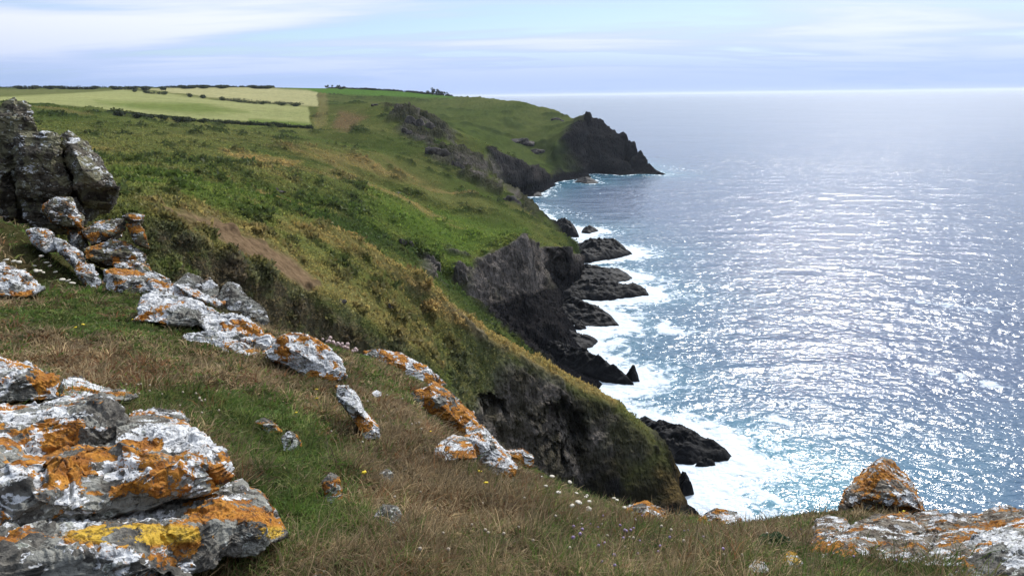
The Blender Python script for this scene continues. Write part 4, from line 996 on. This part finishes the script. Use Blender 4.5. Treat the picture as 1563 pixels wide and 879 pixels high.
def tree(u, v, h, label, kind=0):
    p = hill_at(u, v, 700, 1300); g = np.random.default_rng(int(u * 13)); e = bpy.data.objects.new('tree', None); COL.objects.link(e); e.location = tuple(float(x) for x in p)
    tag(e, label, 'tree', 'trees on the skyline')
    n = 9; t = np.linspace(0, 1, n); ring = np.linspace(0, 2 * math.pi, 8, endpoint=False)
    rad = h * (.045 * (1 - t) + .012); cx = h * .05 * np.sin(t * 3 + g.random() * 6); z = t * h * .75 - .3
    v_ = np.stack([cx[:, None] + rad[:, None] * np.cos(ring), rad[:, None] * np.sin(ring), z[:, None] + 0 * ring[None]], -1).reshape(-1, 3)
    i = np.arange(n * 8).reshape(n, 8); f_ = np.stack([i[:-1].ravel(), np.roll(i, -1, 1)[:-1].ravel(), np.roll(i, -1, 1)[1:].ravel(), i[1:].ravel()], 1)
    mesh_np('trunk', v_, f_, M_BARK, e)
    k = 9; c = g.normal(size=(k, 3)) * np.array([.22, .22, .15]) * h + np.array([h * .05, 0, h * (.62 if kind == 0 else .52)]); Rm = g.uniform(.14, .24, k) * h
    v_, f_, tone = leaves(c, Rm, 900, h * .05, int(u), (1, 1, .9 if kind == 0 else 1.3), .3)
    mesh_np('crown', v_, f_, M_HEDGE, e, smooth=False, attrs={'tone': tone})
for a in [(500,136,5.5,'small skyline tree at the left end of the left hand tree pair',0),(507,136,4.5,'low bushy tree next to the leftmost skyline tree',0),(517,136,6,'tallest skyline tree over the left part of the green pasture',1),(524,136.5,4,'low tree just right of the tallest tree over the left part of the pasture',0),
  (653,145,6.5,'pointed skyline tree at the left of the right hand clump',1),(660,145.5,8,'dense tree in the middle of the right hand clump',0),(666,146,8,'broad tree in the right hand skyline clump',0),(672,146.5,6,'shorter tree in the right hand skyline clump',1),(677,147,7,'narrow tree near the right of the skyline clump',1),(684,148,5.5,'last small round tree at the right end of the skyline clump',0)]: tree(*a)

# ================================================================== TURF BLADES
M_GRASS = bpy.data.materials.new('grass_blades'); M_GRASS.use_nodes = True
t_ = NT(M_GRASS.node_tree); t_.n.clear(); a_ = t_.node('ShaderNodeAttribute', attribute_name='col').outputs['Color']
m_ = t_.node('ShaderNodeMixShader', inp={0: .45, 1: t_.node('ShaderNodeBsdfPrincipled', inp={'Base Color': a_, 'Roughness': .7, 'Specular IOR Level': .25}).outputs[0], 2: t_.node('ShaderNodeBsdfTranslucent', inp={'Color': a_}).outputs[0]})
t_.l.new(m_.outputs[0], t_.node('ShaderNodeOutputMaterial').inputs[0])
def blades(nclump, per, rlo, rhi, len_, wid, spread, seed, power=.6, pal=None, keepf=None, up=.9, centres=None, gbias=0):
    g = np.random.default_rng(seed)
    x = g.random(nclump); lr = LN(rlo) + (LN(rhi) - LN(rlo)) * x ** power
    th = g.uniform(-.68, .68, nclump); r = np.exp(lr); X, Y = r * np.sin(th), r * np.cos(th)
    if centres is not None: X, Y = centres[:, 0], centres[:, 1]; r = np.hypot(X, Y)
    Z = ground_z(X, Y); Pc = np.stack([X, Y, Z], 1); u, v = project(Pc)
    ok = (u > -140) & (u < 1700) & (v < 1000)
    for poly, ra, rb in (ROCK_OUT if centres is None else []):                                   # nothing grows through the rocks
        po = np.array(poly); b = (u > po[:, 0].min()) & (u < po[:, 0].max()) & (v > po[:, 1].min()) & (v < po[:, 1].max()) & ok
        i = np.where(b)[0]
        if len(i): ok[i] &= ~(inpoly(u[i], v[i] + 4, poly) & (r[i] > ra - .15) & (r[i] < rb + .5))
    gm, bm_ = turf_mix(Pc, u, v)
    if keepf is not None: ok &= keepf(gm, bm_, g)
    Pc, gm, bm_, r = Pc[ok], gm[ok], bm_[ok], r[ok]; n = len(Pc)
    isg = g.random(n) < gm + gbias; isr = g.random(n) < .45 * bm_
    base = np.where(isg[:, None], np.where(g.random((n, 1)) < .6, C(.085, .135, .028), C(.16, .175, .055)), np.where(isr[:, None], C(.19, .095, .045), np.where(g.random((n, 1)) < .60, C(.33, .245, .135), C(.19, .140, .072))))
    base = base * g.uniform(.55, 1.45, (n, 1)) * (1 + .8 * fbm(Pc, .35, 2, .6, seed=77) + .5 * fbm(Pc, 1.4, 2, .6, seed=78))[:, None]
    k = np.repeat(np.arange(n), per); m = len(k)
    sc = (.75 + .5 * g.random(n))[k] * np.where(isg, .9, 1.1)[k]
    off = g.normal(size=(m, 2)) * spread * sc[:, None]
    B = Pc[k].copy(); B[:, :2] += off; B[:, 2] = ground_z(B[:, 0], B[:, 1]) - .006
    d = np.stack([off[:, 0] / spread * .45 + g.normal(size=m) * .35 + .22, off[:, 1] / spread * .45 + g.normal(size=m) * .35, np.full(m, up)], 1)
    d /= np.linalg.norm(d, axis=1)[:, None]
    Ln = len_ * sc * g.uniform(.5, 1.25, m); w = wid * g.uniform(.7, 1.4, m) * np.clip(r[k] / 4, .6, 2.2)
    side = np.stack([-d[:, 1], d[:, 0], 0 * Ln], 1) + .6 * g.normal(size=(m, 3)); side /= np.linalg.norm(side, axis=1)[:, None]
    bend = d * np.array([1, 1, 0]) ; droop = g.uniform(.1, .8, m)[:, None]
    M1 = B + d * (Ln * .5)[:, None]; T1 = B + d * (Ln * .9)[:, None] + (bend * .6 - np.array([0, 0, .35])) * droop * Ln[:, None]
    s = side * (w / 2)[:, None]
    v_ = np.stack([B - s, B + s, M1 + s * .75, M1 - s * .75, T1], 1).reshape(-1, 3)
    i = np.arange(m)[:, None] * 5; f_ = (i[:, None] + np.array([[0, 1, 2], [0, 2, 3], [3, 2, 4]])[None]).reshape(-1, 3)
    cb = base[k] * g.uniform(.75, 1.25, (m, 1)); cc = np.repeat(cb, 5, 0)
    return v_, f_, np.clip(cc, .01, .8)
def grass(name, label, cat, sets):
    Vs, Fs, Cs, n = [], [], [], 0
    for a in sets:
        v_, f_, c_ = a; Vs.append(v_); Fs.append(f_ + n); Cs.append(c_); n += len(v_)
    stuff(mesh_np(name, np.concatenate(Vs), np.concatenate(Fs), M_GRASS, attrs={'col': np.concatenate(Cs)}), label, cat)
foot = []
for poly, ra, rb in ROCK_OUT:
    if ra > 12.5: continue
    po = np.array(poly); vm = po[:, 1].mean()
    for (a, b) in dense(poly, 7):
        if b > vm and a > -40 and b < 900 and random.random() < .8:
            q = at(a, b + 4, ground_r(a, b + 5)); foot.append((q[0] + random.gauss(0, .02), q[1] - abs(random.gauss(0, .05))))
foot = np.array(foot)
grass('turf', 'short olive and straw coloured turf covering the near slope', 'grass', [
  blades(38000, 9, 1.9, 12, .062, .0058, .030, 501, .72), blades(15000, 7, 1.9, 11, .050, .016, .026, 504, .72, up=.6, gbias=.25), blades(len(foot), 12, 2, 9, .10, .0042, .028, 505, centres=foot, up=1.2), blades(3500, 8, 11, 21, .16, .012, .09, 502, 1)])
# heather, bracken and rank grass on the hillside
def heath(n, seed):
    g = np.random.default_rng(seed); vis = np.where((r0 > 36) & (r0 < 480) & (ROCKM < .35) & (field < .1) & (PATH < .4) & (HUL > .5) & (z0 > 4) & (PU > -60) & (PU < 1100))[0]
    k = g.choice(vis, n, replace=False); c = V[k]; r = r0[k]; px = r / FPX
    tall = sstep(shrubn[k], .0, .4) + .5 * sstep(tus[k], 0, .4)
    per = 7; m = n * per; kk = np.repeat(np.arange(n), per)
    s = (px[kk] ** .9) * (1.5 + 2.4 * tall[kk]) * (1 - .55 * sstep(r[kk], 150, 330)) * g.uniform(.6, 1.4, m)
    B = c[kk] + g.normal(size=(m, 3)) * (s * .55)[:, None] * np.array([1, 1, .35])
    d = g.normal(size=(m, 3)) * .6 + np.array([.15, 0, .9]); d /= np.linalg.norm(d, axis=1)[:, None]
    sd_ = np.cross(d, g.normal(size=(m, 3))); sd_ /= np.linalg.norm(sd_, axis=1)[:, None] + 1e-6
    w = (s * .42)[:, None] * sd_; Tp = B + d * s[:, None]
    v_ = np.stack([B - w, B + w, Tp + w * .35, Tp - w * .35], 1).reshape(-1, 3)
    f_ = np.arange(m)[:, None] * 4 + np.array([[0, 1, 2, 3]])
    cc = 1.5 * colr[k][kk] * g.uniform(.55, 1.6, (m, 1)) * (1 + .35 * g.random((n, 1)) * np.array([[1., .5, .2]]))[kk]
    stuff(mesh_np('heath', v_, f_, M_GRASS, attrs={'col': np.clip(np.repeat(cc, 4, 0), .006, .6)}), 'low heather, bracken and rank grass over the hillside', 'heath')
heath(75000, 61)
grass('dry_tufts', 'longer dry brown tufts and seed stalks standing in the turf', 'dry grass', [
  blades(6500, 14, 1.8, 12.0, .135, .0046, .030, 503, .75, keepf=lambda a, b, g: g.random(len(a)) > a * .7, up=1.1), blades(900, 16, 1.9, 6, .20, .0042, .035, 507, .8, up=1.3, gbias=.12)])

# ================================================================== CUSHION BUSH AND FLOWERS
def on_ground(u, v):
    r = ground_r(u, v); p = at(u, v, r); p[2] = ground_z(np.array([p[0]]), np.array([p[1]]))[0]; return p, r
p, r = on_ground(1183, 832); m = r / FPX
g = np.random.default_rng(5); k = 30; d = g.normal(size=(k, 3)); d[:, 2] = np.abs(d[:, 2]); d /= np.linalg.norm(d, axis=1)[:, None]
c = p + d * np.array([20, 20, 17]) * m; Rm = g.uniform(7, 11, k) * m
v_, f_, tone = leaves(c, Rm, 9000, 1.6 * m, 6, (1, 1, 1), .6)
tag(mesh_np('cushion_bush', v_, f_, M_BUSH, smooth=False, attrs={'tone': tone}, origin=p), 'rounded dark green cushion bush in the grass left of the rock shelf', 'bush')
def plain(name, c, rough=.8):
    mt = bpy.data.materials.new(name); mt.use_nodes = True; t = NT(mt.node_tree); b = t.n['Principled BSDF']
    co = t.node('ShaderNodeTexCoord').outputs['Object']; t.l.new(t.mix(t.ramp(t.noise(co, 160, 3, .6), .35, .65), tuple(x * .7 for x in c), c), b.inputs['Base Color']); b.inputs['Roughness'].default_value = rough; return mt
M_HEADS = plain('dry_head', (.46, .38, .27)); M_PALE, M_PINK, M_YEL, M_PUR, M_STEM = plain('seed_head', (.62, .56, .45)), plain('thrift_petals', (.62, .46, .42)), plain('yellow_petals', (.75, .55, .02)), plain('purple_petals', (.36, .25, .42)), plain('flower_stem', (.20, .15, .07))
def flower(name, headmat, R_, stem, kind):
    v, f = ICO[2]; h = v * R_
    if kind == 'ball': h = h * (1 + .35 * np.random.default_rng(2).random((len(v), 1)))
    if kind == 'umbel': h = h * np.array([1.5, 1.5, .55]) * (1 + .3 * np.random.default_rng(3).random((len(v), 1)))
    if kind == 'petals':
        a = np.arctan2(v[:, 1], v[:, 0]); h = h * np.stack([1 + .35 * np.cos(5 * a)] * 2 + [0 * a + .4], 1)
    h = h + np.array([0, 0, stem]); a = np.linspace(0, 2 * math.pi, 5, endpoint=False); sr = .0014
    sv = np.concatenate([np.stack([sr * np.cos(a), sr * np.sin(a), 0 * a - .02], 1), np.stack([sr * np.cos(a), sr * np.sin(a), 0 * a + stem], 1)])
    sf = [(i, (i + 1) % 5, 5 + (i + 1) % 5) for i in range(5)] + [(i, 5 + (i + 1) % 5, 5 + i) for i in range(5)]
    V_ = np.concatenate([h, sv]); F_ = np.concatenate([f, np.array(sf) + len(h)])
    o = mesh_np(name, V_, F_, headmat); o.data.materials.append(M_STEM)
    mi = np.zeros(len(F_), np.int32); mi[len(f):] = 1; o.data.polygons.foreach_set('material_index', mi); return o
def scatter(proto, spots, label, cat, group, smin=.8, smax=1.25):
    for i, (u, v) in enumerate(spots):
        o = proto if i == 0 else proto.copy()
        if i: COL.objects.link(o)
        p, r = on_ground(u, v); o.location = tuple(float(x) for x in p); s = random.uniform(smin, smax); o.scale = (s, s, s); o.rotation_euler = (random.uniform(-.3, .3), random.uniform(-.2, .4), random.uniform(0, 6.28))
        tag(o, label, cat, group)
def cloudpts(n, poly, seed):
    g = np.random.default_rng(seed); po = np.array(poly, float); o = []
    while len(o) < n:
        q = po.min(0) + g.random(2) * np.ptp(po, axis=0)
        if inpoly(q[:1], q[1:], poly)[0]: o.append(tuple(q))
    return o
scatter(flower('seed_head', M_HEADS, .006, .085, 'ball'), cloudpts(18, [(60,598),(330,600),(350,660),(250,640),(90,612)], 1) + cloudpts(18, [(560,760),(860,760),(1000,870),(560,875)], 2) + cloudpts(16, [(850,780),(1240,810),(1240,870),(900,860)], 3) + cloudpts(16, [(480,600),(650,620),(650,720),(520,700)], 4), 'pale dried seed head on a thin stalk in the turf', 'seed head', 'dried seed heads in the turf')
scatter(flower('thrift', M_PINK, .017, .11, 'ball'), cloudpts(22, [(488,524),(545,520),(552,536),(500,536)], 5), 'faded pink thrift head in the clump behind the white boulder', 'thrift', 'thrift clump behind the white boulder', .7, 1.2)
scatter(flower('daisy', M_PALE, .024, .10, 'umbel'), cloudpts(30, [(5,390),(60,395),(130,440),(60,446),(10,440)], 6), 'small white flower in the shaded green dell', 'flower', 'white flowers in the green dell', .7, 1.2)
scatter(flower('wild_carrot', M_PALE, .013, .10, 'umbel'), cloudpts(15, [(790,722),(860,738),(960,768),(950,795),(850,785)], 7), 'cream wild carrot head on the edge of the near slope', 'flower', 'wild carrot heads on the edge of the slope', .7, 1.2)
scatter(flower('yellow_flower', M_YEL, .013, .07, 'petals'), [(125,506),(206,494),(118,507),(482,604),(486,619),(657,664),(742,752),(730,730),(640,640),(560,735),(1384,777),(1374,784),(402,520),(455,640)], 'yellow flower open in the turf', 'flower', 'yellow flowers in the turf')
scatter(flower('purple_flower', M_PUR, .006, .06, 'ball'), cloudpts(30, [(870,790),(1060,800),(1120,860),(930,878),(850,850)], 8) + [(1222,814),(1226,818),(1365,868),(1300,860),(1140,800)], 'small purple flower among dry grass at the bottom of the view', 'flower', 'purple flowers in the dry grass')

# ================================================================== SEA AIR
def haze():
    x0, x1, y0, y1, z0_, z1_ = -62000, 62000, -500, 62000, -12, 92
    v = np.array([(x, y, z) for z in (z0_, z1_) for y in (y0, y1) for x in (x0, x1)], float)
    f = np.array([(0, 2, 3, 1), (4, 5, 7, 6), (0, 1, 5, 4), (2, 6, 7, 3), (0, 4, 6, 2), (1, 3, 7, 5)])
    mt = bpy.data.materials.new('sea_air'); mt.use_nodes = True; t = NT(mt.node_tree); t.n.clear()
    p = t.node('ShaderNodeVolumePrincipled', inp={'Color': (.80, .88, 1, 1), 'Density': .00004, 'Anisotropy': .3})
    t.l.new(p.outputs[0], t.node('ShaderNodeOutputMaterial').inputs['Volume'])
    stuff(mesh_np('haze', v, f, mt, smooth=False), 'thin blue sea haze softening the far headland and horizon', 'haze')
haze()
